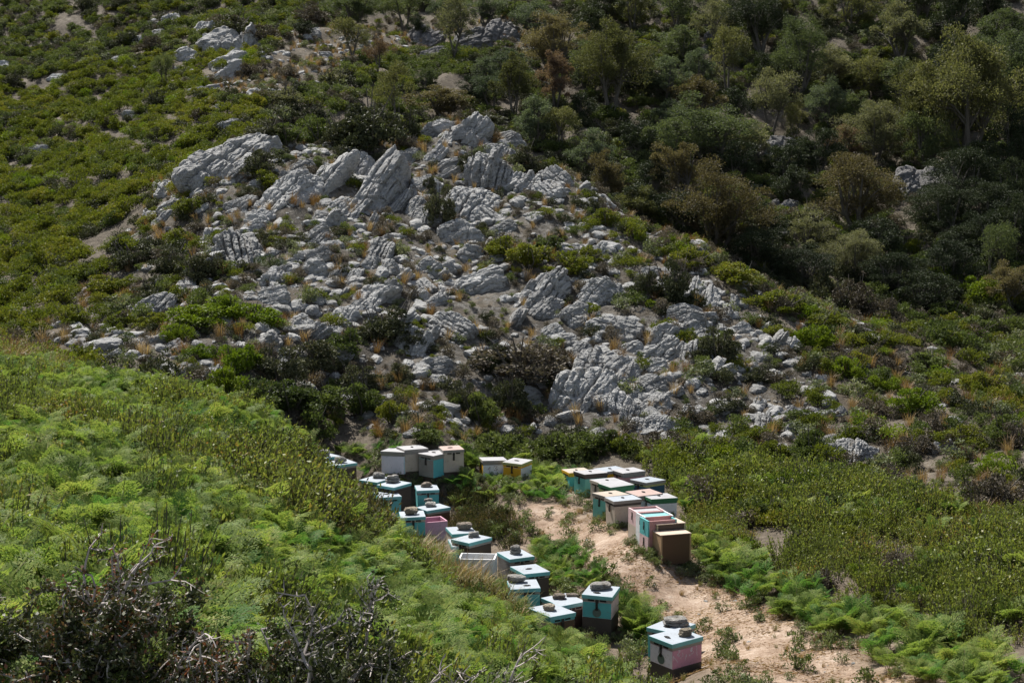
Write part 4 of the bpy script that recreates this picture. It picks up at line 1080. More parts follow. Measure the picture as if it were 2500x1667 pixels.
M_STEM = flat_mat('woody_stem', (0.085, 0.07, 0.055), 0.9)
M_BARK = flat_mat('grey_bark', (0.09, 0.08, 0.068), 0.9)
M_TWIG = flat_mat('dead_twig', (0.40, 0.355, 0.335), 0.85)
M_FSTEM = flat_mat('fern_stalk', (0.12, 0.11, 0.04), 0.8)
LM = {
 'fern': leaf_mat('bracken_frond', [(0.2, (0.062, 0.105, 0.028)), (0.5, (0.155, 0.22, 0.055)), (0.72, (0.225, 0.28, 0.075)), (0.95, (0.31, 0.30, 0.10))], 0.42, 0.5, 0.06, 0.55),
 'fernd': leaf_mat('bracken_frond_deep_green', [(0.2, (0.046, 0.111, 0.026)), (0.55, (0.091, 0.195, 0.046)), (0.95, (0.169, 0.247, 0.065))], 0.40, 0.5, 0.06, 0.55),
 'sprig': leaf_mat('heath_sprig', [(0.15, (0.045, 0.062, 0.016)), (0.42, (0.130, 0.165, 0.034)), (0.7, (0.205, 0.235, 0.055)), (0.9, (0.21, 0.17, 0.05)), (1.0, (0.30, 0.15, 0.045))], 0.36, 0.6, 0.25, 0.5),
 'sprigd': leaf_mat('dark_heath_sprig', [(0.15, (0.025, 0.035, 0.013)), (0.6, (0.062, 0.069, 0.022)), (0.85, (0.125, 0.094, 0.037)), (1.0, (0.188, 0.112, 0.062))], 0.25, 0.6, 0.12, 0.6),
 'olive': leaf_mat('olive_heath', [(0.15, (0.054, 0.070, 0.011)), (0.5, (0.101, 0.124, 0.016)), (0.75, (0.155, 0.165, 0.024)), (1.0, (0.230, 0.189, 0.041))], 0.32, 0.12, 0.12, 0.6),
 'green': leaf_mat('green_shrub', [(0.15, (0.035, 0.052, 0.018)), (0.5, (0.075, 0.10, 0.03)), (0.85, (0.13, 0.155, 0.05))], 0.30, 0.15, 0.12, 0.6),
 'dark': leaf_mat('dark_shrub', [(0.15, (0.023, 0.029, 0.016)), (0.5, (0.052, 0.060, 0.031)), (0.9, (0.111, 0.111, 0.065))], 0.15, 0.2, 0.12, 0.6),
 'grey': leaf_mat('grey_brown_cushion', [(0.15, (0.046, 0.039, 0.031)), (0.5, (0.111, 0.094, 0.073)), (0.9, (0.195, 0.163, 0.130))], 0.12, 0.3, 0.12, 0.6),
 'bright': leaf_mat('bright_green_shrub', [(0.15, (0.057, 0.098, 0.009)), (0.5, (0.115, 0.167, 0.014)), (0.9, (0.184, 0.218, 0.023))], 0.32, 0.3, 0.12, 0.6),
 'sage': leaf_mat('sage_green_herb', [(0.15, (0.079, 0.100, 0.053)), (0.5, (0.142, 0.163, 0.089)), (0.9, (0.221, 0.231, 0.137))], 0.25, 0.4, 0.12, 0.6),
 'weed': leaf_mat('pale_green_weed', [(0.15, (0.075, 0.105, 0.035)), (0.5, (0.14, 0.175, 0.07)), (0.9, (0.22, 0.23, 0.11))], 0.25, 0.6),
 'straw': leaf_mat('dry_straw', [(0.15, (0.17, 0.105, 0.05)), (0.5, (0.28, 0.18, 0.09)), (0.9, (0.40, 0.29, 0.17))], 0.25, 0.5),
 'rust': leaf_mat('rusty_dry_grass', [(0.15, (0.11, 0.06, 0.025)), (0.5, (0.20, 0.11, 0.045)), (0.9, (0.30, 0.19, 0.09))], 0.25, 0.5),
 'grass': leaf_mat('half_green_grass', [(0.15, (0.08, 0.10, 0.025)), (0.5, (0.16, 0.16, 0.05)), (0.9, (0.32, 0.25, 0.13))], 0.25, 0.5),
 'tgreen': leaf_mat('tree_leaf_green', [(0.15, (0.034, 0.048, 0.024)), (0.5, (0.072, 0.092, 0.045)), (0.9, (0.13, 0.15, 0.07))], 0.38, 0.1, 0.12, 0.6),
 'tblue': leaf_mat('tree_leaf_blue_green', [(0.15, (0.034, 0.048, 0.034)), (0.5, (0.068, 0.088, 0.058)), (0.9, (0.115, 0.14, 0.09))], 0.38, 0.1, 0.12, 0.6),
 'tolive': leaf_mat('tree_leaf_olive', [(0.15, (0.046, 0.050, 0.022)), (0.5, (0.098, 0.103, 0.044)), (0.9, (0.165, 0.16, 0.075))], 0.38, 0.1, 0.12, 0.6),
 'tbrown': leaf_mat('tree_leaf_russet', [(0.15, (0.052, 0.044, 0.024)), (0.5, (0.108, 0.090, 0.050)), (0.9, (0.165, 0.14, 0.08))], 0.38, 0.1, 0.12, 0.6),
 'tred': leaf_mat('tree_leaf_reddish', [(0.15, (0.062, 0.042, 0.032)), (0.5, (0.13, 0.086, 0.066)), (0.9, (0.20, 0.14, 0.11))], 0.38, 0.1, 0.12, 0.6),
 'tgrey': leaf_mat('tree_leaf_grey_green', [(0.15, (0.058, 0.062, 0.039)), (0.5, (0.127, 0.130, 0.075)), (0.9, (0.208, 0.202, 0.124))], 0.38, 0.1, 0.12, 0.6),
 'tdark': leaf_mat('tree_leaf_dark', [(0.15, (0.014, 0.022, 0.012)), (0.5, (0.032, 0.044, 0.022)), (0.9, (0.06, 0.072, 0.034))], 0.15, 0.1, 0.12, 0.6),  # near-black leaves; for ravine and gully trees shade is put into the colour
 'moss': leaf_mat('moss_cushion', [(0.15, (0.05, 0.08, 0.006)), (0.6, (0.085, 0.125, 0.010)), (0.95, (0.12, 0.16, 0.015))], 0.15, 0.8),
 'dry': leaf_mat('leathery_leaf', [(0.1, (0.022, 0.030, 0.012)), (0.5, (0.048, 0.060, 0.024)), (0.74, (0.085, 0.09, 0.04)), (0.88, (0.17, 0.075, 0.045)), (1.0, (0.30, 0.09, 0.055))], 0.2, 2.5, 0.18, 0.5),
}

# ------------------------------------------------------------------ ground cover nobody could count: one object per kind of cover, many sprigs placed by its own points
def scatter(name, protos, X, Y, scale, idx, label, cat, zoff=0.0, tiltn=0.5, squash=None):
    n = len(X)
    Z = height(X, Y) + zoff
    rot = np.zeros((n, 3), np.float32)
    e = 0.3
    hx = (height(X + e, Y) - height(X - e, Y)) / (2 * e)
    hy = (height(X, Y + e) - height(X, Y - e)) / (2 * e)
    rot[:, 0] = np.arctan(hy) * tiltn + RNG.uniform(-.12, .12, n)
    rot[:, 1] = -np.arctan(hx) * tiltn + RNG.uniform(-.12, .12, n)
    # instances spin about their own axis first: a random yaw, then the lean of the slope
    yaw = RNG.uniform(0, 6.283, n)
    cy, sy = np.cos(yaw), np.sin(yaw)
    rx, ry = rot[:, 0].copy(), rot[:, 1].copy()
    rot[:, 0] = rx * cy + ry * sy
    rot[:, 1] = -rx * sy + ry * cy
    rot[:, 2] = yaw
    sc = np.repeat(np.asarray(scale, np.float32)[:, None], 3, 1)
    sc[:, 2] *= RNG.uniform(0.75, 1.2, n) if squash is None else squash
    me = bpy.data.meshes.new(name)
    me.vertices.add(n)
    me.vertices.foreach_set('co', np.stack([X, Y, Z], 1).astype(np.float32).ravel())
    for nm, ty, dat, key in (('rot', 'FLOAT_VECTOR', rot, 'vector'), ('scl', 'FLOAT_VECTOR', sc, 'vector'), ('idx', 'INT', np.asarray(idx, np.int32), 'value')):
        at_ = me.attributes.new(nm, ty, 'POINT')
        at_.data.foreach_set(key, dat.ravel())
    coll = bpy.data.collections.new(name + '_sources')
    for i, pm in enumerate(protos):
        coll.objects.link(bpy.data.objects.new('%s_source_%02d' % (name, i), pm))
    o = obj(name, me)
    ng = bpy.data.node_groups.new(name + '_cover', 'GeometryNodeTree')
    ng.interface.new_socket('Geometry', in_out='INPUT', socket_type='NodeSocketGeometry')
    ng.interface.new_socket('Geometry', in_out='OUTPUT', socket_type='NodeSocketGeometry')
    N = ng.nodes
    gi, go = N.new('NodeGroupInput'), N.new('NodeGroupOutput')
    ci = N.new('GeometryNodeCollectionInfo')
    ci.inputs['Collection'].default_value = coll
    ci.inputs['Separate Children'].default_value = True
    ci.inputs['Reset Children'].default_value = True
    ip = N.new('GeometryNodeInstanceOnPoints')
    ip.inputs['Pick Instance'].default_value = True
    def att(nm, ty):
        a = N.new('GeometryNodeInputNamedAttribute')
        a.data_type = ty
        a.inputs['Name'].default_value = nm
        return a.outputs['Attribute']
    L = ng.links
    L.new(gi.outputs[0], ip.inputs['Points'])
    L.new(ci.outputs[0], ip.inputs['Instance'])
    L.new(att('idx', 'INT'), ip.inputs['Instance Index'])
    L.new(att('rot', 'FLOAT_VECTOR'), ip.inputs['Rotation'])
    L.new(att('scl', 'FLOAT_VECTOR'), ip.inputs['Scale'])
    L.new(ip.outputs[0], go.inputs[0])
    md = o.modifiers.new('cover', 'NODES')
    md.node_group = ng
    return tag(o, label, cat, None, 'stuff')

def sow(density, r0, r1, half=25.0):
    """random ground positions, even over the area"""
    a = math.radians(half)
    n = int(density * a * (r1 * r1 - r0 * r0))
    r = np.sqrt(RNG.uniform(r0 * r0, r1 * r1, n))
    t = RNG.uniform(-a, a, n)
    X, Y = r * np.sin(t), r * np.cos(t)
    px, py = project(X, Y, height(X, Y))
    return X, Y, px, py

HV = np.array([(p.x, p.y) for g, z, p in HIVES.values()] + [tuple(o.location[:2]) for o in bpy.data.objects if o.name.startswith('hive_box')])
def clear_of_hives(X, Y, d=0.42):
    return (((X[:, None] - HV[None, :, 0]) ** 2 + (Y[:, None] - HV[None, :, 1]) ** 2).min(1)) > d * d
def in_front_of_hive(X, Y, depth=0.9, half=0.3):
    """strip on the camera side of a hive"""
    dx = X[:, None] - HV[None, :, 0] * (Y[:, None] / HV[None, :, 1])
    dy = HV[None, :, 1] - Y[:, None]
    return ((np.abs(dx) < half) & (dy > 0) & (dy < depth)).any(1)

HPX = [(project(p.x, p.y, p.z + z * g.scale.x), p.y, mpp(p), key) for key, (g, z, p) in HIVES.items()] + [((1048, 1268), 25.0, .0072, 'box'), ((1167, 1357), 22.4, .0065, 'wbox'), ((1620, 1275), 22.5, .0065, 'st'), ((1638, 1300), 22, .0063, 'st')]
def overgrows(X, Y, hgt):
    """plants tall enough to bury the beehive standing behind them (the beekeeper keeps the hives free)"""
    qx, qy = project(X, Y, height(X, Y) + hgt)
    bad = np.zeros(len(X), bool)
    for (hx, hy), hY, m, key in HPX:
        clear = {'A1': 0.10, 'A2': 0.20, 'A24': 0.14, 'A9': 0.15, 'A16': 0.12, 'A22': 0.25, 'A14': 0.28, 'wbox': 0.22, 'box': 0.26, 'A12': 0.36, 'A25': 0.45, 'A3': 0.2, 'A4': 0.16, 'A5': 0.22, 'A6': 0.2, 'A7': 0.22, 'A8': 0.25, 'A10': 0.36, 'B5': 0.22, 'B8': 0.24, 'B1': 0.15, 'A27': 0.38, 'st': 0.5}.get(key, 0.31)
        bad |= (np.abs(qx - hx) < (0.62 if key in ('A12', 'A10') else 0.42) / m) & (qy < hy + clear / m) & (Y < hY + 0.1) & (Y > hY - 9)
    return bad

FERN_L = [(-400,850),(0,885),(300,945),(600,1010),(770,1085),(800,1170),(850,1210),(900,1285),(960,1325),(1010,1360),(1100,1400),(1160,1450),(1215,1460),(1290,1535),(1350,1560),(1430,1610),(1500,1680),(1560,1780),(-900,2600)]
FERN_MID = [(1300,1340),(1400,1350),(1500,1450),(1620,1545),(1560,1570),(1480,1490),(1420,1440),(1330,1430)]
FERN_R = [(1655,1330),(1690,1340),(1740,1420),(1880,1500),(2050,1590),(2250,1690),(2800,1800),(2500,1620),(2150,1510),(1960,1450),(1800,1370),(1720,1290)]
FERN_BACK = [(800,1090),(1130,1090),(1170,1150),(1300,1120),(1400,1160),(1420,1230),(1280,1220),(1100,1235),(990,1190),(860,1150)]
HEATH_R = [(1600,1120),(1700,1090),(1950,1160),(2250,1220),(2600,1290),(3200,1500),(3200,1900),(2600,1640),(2150,1530),(1960,1460),(1800,1385),(1700,1300)]
HEATH_MAT = [(1060,1200),(1180,1200),(1250,1270),(1270,1340),(1180,1330),(1090,1290)]

RK = np.array(ROCKS)
def off_rocks(X, Y, k=0.75):
    ok = np.ones(len(X), bool)
    for x, y, a in RK:
        dx, dy = np.abs(X - x), y - Y
        ok &= ~(((dx < a * k) & (dy > -a * 0.5) & (dy < a * 0.55 + 0.25)))
    return ok

# bracken
fern_me = [fern_plant(40 + i, 4 + i % 3, 0.62 + 0.06 * (i % 3)).mesh('bracken', [LM['fern' if i % 3 else 'fernd'], M_FSTEM]) for i in range(6)]
X, Y, px, py = sow(27.0, 4.2, 33, 30)
nz = fbm(np.stack([X * 0.35, Y * 0.35, X * 0], 1), 3, 61)
nq_ = fbm(np.stack([X * 0.8, Y * 0.8, X * 0 + 9], 1), 3, 63)
left = inpoly(px, py, FERN_L) & (Y < 30.5)
keep = (left & ((nz > -0.22) | (Y < 11)) & (RNG.random(len(X)) < 0.92)) | (inpoly(px, py, FERN_MID) & (RNG.random(len(X)) < 0.75)) | (inpoly(px, py, FERN_R) & (nq_ > -0.12) & (RNG.random(len(X)) < 0.7)) | (inpoly(px, py, FERN_BACK) & (Y > 22) & (RNG.random(len(X)) < 0.38))
keep |= inpoly(px, py, HEATH_R) & (Y < 33) & ((nz > 0.08) | (nq_ > 0.25)) & (RNG.random(len(X)) < 0.4)
size = RNG.uniform(0.38, 0.74, len(X))
keep &= clear_of_hives(X, Y) & ~overgrows(X, Y, 0.55 * size) & (path_dist(X, Y) > -0.05)
scatter('bracken', fern_me, X[keep], Y[keep], size[keep], RNG.integers(0, 6, keep.sum()), 'bright green bracken ferns covering the near slope and the edges of the path', 'bracken')

# wiry heath
heath_me = [heath_sprigs(70 + i, 55, 20, 0.42 + 0.05 * (i % 3)).mesh('heath', [LM['sprig' if i < 3 else 'sprigd'], M_STEM]) for i in range(5)]
X, Y, px, py = sow(17.0, 4.5, 34, 30)
nz = fbm(np.stack([X * 0.35, Y * 0.35, X * 0], 1), 3, 61)
nb = fbm(np.stack([X * 0.3, Y * 0.3, X * 0 + 4], 1), 3, 67)
inl = inpoly(px, py, FERN_L) & (Y < 31)
inr = inpoly(px, py, HEATH_R) & (Y < 34)
BLACK = [(560,1120),(760,1150),(860,1210),(900,1290),(820,1330),(660,1290),(600,1220)]
inb = inpoly(px, py, BLACK) & (Y < 26)
inm = inpoly(px, py, HEATH_MAT)
keep = (inl & (nz < -0.2) & (Y > 9) & (RNG.random(len(X)) < 0.65)) | (inl & (Y > 9) & (RNG.random(len(X)) < 0.07)) | (inr & (RNG.random(len(X)) < np.where(nb > 0.05, 0.2, np.where(nb > -0.15, 0.34, 0.5)))) | inb | (inm & (RNG.random(len(X)) < 0.8))
ix = np.where(inm | (nb > 0.3), RNG.integers(3, 5, len(X)), np.where(inb, RNG.integers(0, 5, len(X)), RNG.integers(0, 3, len(X))))
size = RNG.uniform(0.75, 1.25, len(X)) * np.where(inm, 0.55, 1.0) * np.where(inb, 1.2, 1.0) * np.where(inr, 0.75 + 0.7 * np.clip(nz + 0.3, 0, 1), 1.0)
keep &= clear_of_hives(X, Y) & ~overgrows(X, Y, 0.55 * size) & (path_dist(X, Y) > 0.05)
scatter('heath', heath_me, X[keep], Y[keep], size[keep], ix[keep], 'olive and rust tipped wiry heath right of the path and between the ferns', 'heath')

# low scrub of the slopes
def scrub(kind, i, leaf=0.066, n=1050, **k):
    return dome(200 + i * 7, 17, n, leaf, **k).mesh('scrub', [LM[kind], M_STEM])
scrub_me = [scrub('olive', i) for i in range(3)] + [scrub('green', 3 + i) for i in range(3)] + [scrub('dark', 6 + i) for i in range(2)] + [scrub('grey', 8 + i, 0.06) for i in range(2)] + [scrub('bright', 10 + i) for i in range(2)] + [scrub('sage', 12 + i, 0.09, 420) for i in range(2)]
S_OL, S_GR, S_DK, S_GY, S_BR, S_SG = (0, 3), (3, 6), (6, 8), (8, 10), (10, 12), (12, 14)
def pick(n, weights):
    kinds, ws = zip(*weights)
    c = np.searchsorted(np.cumsum(ws) / sum(ws), RNG.random(n))
    c = np.minimum(c, len(kinds) - 1)
    lo = np.array([k[0] for k in kinds])[c]
    hi = np.array([k[1] for k in kinds])[c]
    return lo + (RNG.random(n) * (hi - lo)).astype(int)
KNOLL_ALL = [(60,850),(330,540),(430,340),(640,300),(900,310),(1050,265),(1260,290),(1480,440),(1740,590),(2000,750),(2260,840),(2520,930),(2900,1050),(2900,1430),(2250,1290),(1950,1220),(1640,1140),(1400,1100),(1000,1080),(780,1050),(560,950),(300,920)]
CROP = [(480,190),(620,170),(720,70),(1000,30),(1320,20),(1340,120),(900,130),(720,250),(560,240)]
X, Y, px, py = sow(2.6, 24, 150, 25)
Rr = np.hypot(X, Y)
kn = inpoly(px, py, KNOLL_ALL) & (Rr < 57)
heathl = (px < 640) & (Rr > 32) & (Rr < 92) & ~kn
crop = inpoly(px, py, CROP) & (Rr > 70)
patch = fbm(np.stack([X * 0.12, Y * 0.12, X * 0], 1), 3, 81)
n = len(X)
idx = pick(n, [(S_GR, .42), (S_DK, .26), (S_OL, .18), (S_GY, .08), (S_SG, .06)])
idx = np.where(heathl, pick(n, [(S_OL, .74), (S_BR, .08), (S_DK, .08), (S_GR, .08), (S_GY, .02)]), idx)
idx = np.where(heathl & (patch > 0.22), pick(n, [(S_GR, .42), (S_OL, .33), (S_DK, .25)]), idx)
idx = np.where(crop, pick(n, [(S_GY, .4), (S_DK, .25), (S_OL, .2), (S_SG, .15)]), idx)
idk = pick(n, [(S_GY, .32), (S_DK, .28), (S_OL, .17), (S_GR, .09), (S_SG, .14)])
flank = kn & (px > 1500)
idk = np.where(flank, pick(n, [(S_GY, .22), (S_DK, .16), (S_OL, .26), (S_GR, .14), (S_SG, .16), (S_BR, .06)]), idk)
lf = kn & (px < 500) & (py < 800)
idk = np.where(lf, pick(n, [(S_OL, .42), (S_DK, .24), (S_GY, .14), (S_GR, .12), (S_SG, .08)]), idk)
idx = np.where(kn, idk, idx)
size = RNG.uniform(0.75, 1.45, n)
size = np.where(heathl, RNG.uniform(0.7, 1.25, n), size)
size = np.where(kn, RNG.uniform(0.3, 0.75, n), size)
size = np.where(flank, RNG.uniform(0.4, 0.95, n), size)
size = np.where(lf, RNG.uniform(0.45, 1.0, n), size)
size = np.where(crop, RNG.uniform(0.4, 0.9, n), size)
inr = inpoly(px, py, HEATH_R) & (Rr < 34)
wood = (px > 1150) & (Rr > 57)
idx = np.where(wood, pick(n, [(S_DK, .56), (S_GR, .24), (S_GY, .10), (S_SG, .05), (S_OL, .05)]), idx)  # mostly dark bushes here; the wood's shadow is put into their colour
idx = np.where(inr, pick(n, [(S_OL, .40), (S_GR, .22), (S_GY, .12), (S_BR, .20), (S_DK, .06)]), idx)
size = np.where(inr, RNG.uniform(0.4, 1.0, n) * (1 + 0.5 * np.clip(patch, -0.5, 0.6)), size)
keep = (kn | (Rr > 31) | inr) & (RNG.random(n) < np.where(kn, 0.92, np.where(crop, 0.5, np.where(Rr > 70, 0.85, 1.0))))
keep &= ~(~kn & (patch < -0.42) & (px > 640))
keep &= off_rocks(X, Y) | (RNG.random(n) < 0.12)
keep &= clear_of_hives(X, Y, 0.6) & ~(inr & overgrows(X, Y, 0.7 * size))
scatter('scrub', scrub_me, X[keep], Y[keep], size[keep], idx[keep], 'low scrub of olive, green and grey bushes mantling the rocky knoll and far slopes', 'scrub')

# finer cover on the knoll: herbs, cushions and dry tufts between the stones
X, Y, px, py = sow(7.5, 26, 57, 25)
kn = inpoly(px, py, KNOLL_ALL)
n = len(X)
idx = pick(n, [(S_SG, .42), (S_GY, .36), (S_OL, .14), (S_GR, .08)])
keep = kn & (RNG.random(n) < 0.8) & (off_rocks(X, Y, 0.65) | (RNG.random(n) < 0.2))
scatter('herbs', scrub_me, X[keep], Y[keep], RNG.uniform(0.14, 0.34, n)[keep], idx[keep], 'small sage green herbs and grey cushions between the stones of the knoll', 'herbs')
tuft_me = [grass_tuft(300 + i, 70, 0.42, 0.09).mesh('dry_grass', [LM[['straw', 'rust', 'straw', 'grass'][i]]]) for i in range(4)]
X, Y, px, py = sow(4.0, 14, 100, 25)
Rr = np.hypot(X, Y)
n = len(X)
kn = inpoly(px, py, KNOLL_ALL) & (Rr < 57)
crop = inpoly(px, py, CROP) & (Rr > 70)
STRAW = [(-300,830),(0,850),(110,890),(230,930),(180,945),(0,900),(-300,890)]
ST2 = inpoly(px, py, STRAW) & (Rr < 45)
TALL = [(1010,1330),(1110,1385),(1180,1420),(1270,1500),(1250,1560),(1120,1480),(1000,1400)]
tall = inpoly(px, py, TALL)
pth = (path_dist(X, Y) > -0.9) & (path_dist(X, Y) < 0.5) & (Rr < 30)
keep = (kn & (RNG.random(n) < 0.30)) | (crop & (RNG.random(n) < 0.3)) | ST2
keep &= clear_of_hives(X, Y)
idx = RNG.integers(0, 3, n)
scatter('dry_grass', tuft_me, X[keep], Y[keep], (RNG.uniform(0.6, 1.15, n) * np.where(ST2, 1.5, 1.0))[keep], idx[keep], 'tan and rusty dry grass tufts among the rocks and along the left rise', 'dry grass')
X, Y, px, py = sow(16.0, 14, 31, 22)
n = len(X)
tall = inpoly(px, py, TALL)
pd = path_dist(X, Y)
near = inpoly(px, py, [(1000,1180),(1420,1100),(1680,1300),(2300,1700),(1450,1700),(1150,1400)])
keep = (tall & (RNG.random(n) < 0.9)) | (near & (pd > -0.75) & (RNG.random(n) < np.where(pd > 0, 0.5, 0.22)))
keep &= clear_of_hives(X, Y, 0.38) & ~overgrows(X, Y, np.where(tall, 0.3, 0.15))
scatter('meadow_grass', tuft_me, X[keep], Y[keep], np.where(tall, RNG.uniform(0.8, 1.5, n), RNG.uniform(0.18, 0.42, n))[keep], np.where(tall, RNG.choice([0, 3, 3], n), RNG.choice([0, 2, 3, 3], n))[keep], 'half dry grass along the path and tall around the open white box', 'grass')
weed_me = [dome(400 + i, 12, 260, 0.11, 0.8, 0.35, 0.36, 0.5).mesh('weeds', [LM['weed' if i < 2 else 'sage' if i < 3 else 'green'], M_STEM]) for i in range(4)]
X, Y, px, py = sow(12.0, 13, 33, 22)
n = len(X)
pd = path_dist(X, Y)
near = inpoly(px, py, [(820,1090),(1130,1080),(1420,1090),(1480,1220),(1660,1300),(1700,1350),(2300,1720),(1450,1720),(1290,1400),(1150,1320),(1000,1210)])
keep = near & (pd > -0.95) & (RNG.random(n) < np.where(pd > 0.05, 0.85, np.where(py < 1290, 0.5, np.where(pd > -0.4, 0.38, 0.14)))) & clear_of_hives(X, Y, 0.4) & ~overgrows(X, Y, 0.3)
X, Y = X[keep], Y[keep]
sz = RNG.uniform(0.18, 0.48, len(X))
# a fringe of weeds against the foot of every hive
ex = [(h[0] + RNG.uniform(-.34, .34), h[1] - RNG.uniform(.26, .46)) for h in HV for _ in range(9)]
ex = np.array(ex)
ok_ = (((ex[:, None, :] - HV[None]) ** 2).sum(2).min(1)) > 0.25 ** 2
ex = ex[ok_ & ((ex[:, 1] > 18) | (RNG.random(len(ex)) < 0.4))]
X, Y, sz = np.r_[X, ex[:, 0]], np.r_[Y, ex[:, 1]], np.r_[sz, RNG.uniform(0.16, 0.32, len(ex))]
scatter('weeds', weed_me, X, Y, sz, RNG.integers(0, 4, len(X)), 'pale green weeds between the beehives and on the edges of the bare soil', 'weeds')

# loose stones
peb = [mesh('rubble', *(lambda vf: (vf[0], None, vf[1]))(rock_shape(700 + i, (1, 0.85, 0.6), 3, 4.0, 0.1)), [MROCK]) for i in range(6)]
X, Y, px, py = sow(11.5, 30, 95, 25)
Rr = np.hypot(X, Y)
n = len(X)
kn = inpoly(px, py, KNOLL) & (Rr < 57)
fl = inpoly(px, py, KNOLL_ALL) & (Rr < 57)
crop = inpoly(px, py, CROP) & (Rr > 70)
pt = fbm(np.stack([X * 0.4, Y * 0.4, X * 0], 1), 3, 91)
keep = (kn & (pt > np.where((px < 480) & (py < 790), 0.3, -0.22))) | (fl & (RNG.random(n) < 0.15)) | (crop & (RNG.random(n) < 0.3))
scatter('rubble', peb, X[keep], Y[keep], (0.035 + 0.27 * RNG.random(n) ** 3.5)[keep], RNG.integers(0, 6, n)[keep], 'loose grey stones and gravel strewn between the boulders', 'rubble', -0.01, 1.0)
X, Y, px, py = sow(5.0, 14, 30, 22)
n = len(X)
keep = (path_dist(X, Y) < 0.1) & (RNG.random(n) < 0.5)
scatter('path_gravel', peb, X[keep], Y[keep], (0.012 + 0.045 * RNG.random(n) ** 3)[keep], RNG.integers(0, 6, n)[keep], 'small pale stones lying on the bare soil of the path', 'gravel', 0.0, 1.0)

# straw litter trodden into the path
def litter(seed):
    r = np.random.default_rng(seed)
    q = Q()
    n = 60
    P = np.c_[r.normal(size=(n, 2)) * 0.11, np.full(n, 0.006) + r.random(n) * 0.008]
    leaf_quads(q, P, np.c_[r.normal(size=(n, 2)), np.zeros(n)] * 2.0, 0.05, r, 0.16, 0.0, 0.1)
    return q
lit_me = [litter(810 + i).mesh('straw_litter', [LM['straw' if i < 2 else 'rust']]) for i in range(3)]
X, Y, px, py = sow(16.0, 14, 30, 22)
n = len(X)
pd = path_dist(X, Y)
keep = (pd < 0.5) & (pd > -1.2) & (fbm(np.stack([X * 1.2, Y * 1.2, X * 0], 1), 2, 97) > -0.1)
scatter('straw_litter', lit_me, X[keep], Y[keep], RNG.uniform(0.6, 1.4, n)[keep], RNG.integers(0, 3, n)[keep], 'dry straw and leaf litter lying on the trodden soil', 'litter', 0.008, 1.0)

# ------------------------------------------------------------------ single shrubs
def shrub_meshes(kind, seed, blobs, nleaf, leaf, h, br=(0.10, 0.19), up=0.25, aspect=0.45):
    q = dome(seed, blobs, nleaf, leaf, h, aspect, 0.40, up, False, br)
    f = q.mesh('foliage', [LM[kind]])
    r = np.random.default_rng(seed + 1)
    q = Q()
    for i in range(11):
        a = r.uniform(0, 6.283)
        rr_ = r.uniform(0.12, 0.42)
        top = np.array([rr_ * math.cos(a), rr_ * math.sin(a), h * r.uniform(0.5, 0.95)])
        b = np.array([r.normal() * 0.04, r.normal() * 0.04, -0.12])
        q.tube([b, b * 0.5 + top * 0.45 + r.normal(size=3) * 0.04, top], [0.018, 0.012, 0.004], 5)
    return f, q.mesh('stem', [M_BARK])
SHRUB = {}
for kind, mk, leaf, n_, h in (('dark', 'dark', 0.05, 5200, 0.85), ('green', 'green', 0.05, 5200, 0.75), ('bright', 'bright', 0.048, 5200, 0.6), ('olive', 'olive', 0.048, 5000, 0.7), ('grey', 'grey', 0.042, 5200, 0.6), ('brush', 'tgrey', 0.05, 2600, 0.8), ('moss', 'moss', 0.02, 9000, 0.8)):
    SHRUB[kind] = [shrub_meshes(mk, 600 + 31 * i + len(kind), 22 + 4 * i if kind != 'moss' else 10, n_, leaf, h, br=(0.08, 0.17) if kind != 'moss' else (0.2, 0.26)) for i in range(3 if kind != 'moss' else 1)]
_sn = [0]
def shrub(px, py, wpx, hpx, kind, label=None, group=None, ymin=29, ymax=58, name='shrub'):
    """px, py: foot of the bush in the photograph; size in photograph pixels"""
    p = at(px, py, 0, ymin, ymax)
    m = mpp(p)
    k = _sn[0] = _sn[0] + 1
    f, s = SHRUB[kind][k % len(SHRUB[kind])]
    hh = {'dark': .95, 'green': .85, 'bright': .7, 'olive': .8, 'grey': .7, 'brush': .9, 'moss': .9}[kind]
    w_ = wpx * m
    o = thing(name, label, 'shrub', p - Vector((0, 0, 0.03)), RNG.uniform(0, 6.28), group, (w_ * 1.15, w_ * RNG.uniform(0.95, 1.15), hpx * m / hh * 1.1))
    obj('foliage', f, o)
    obj('stem', s, o)
    return o
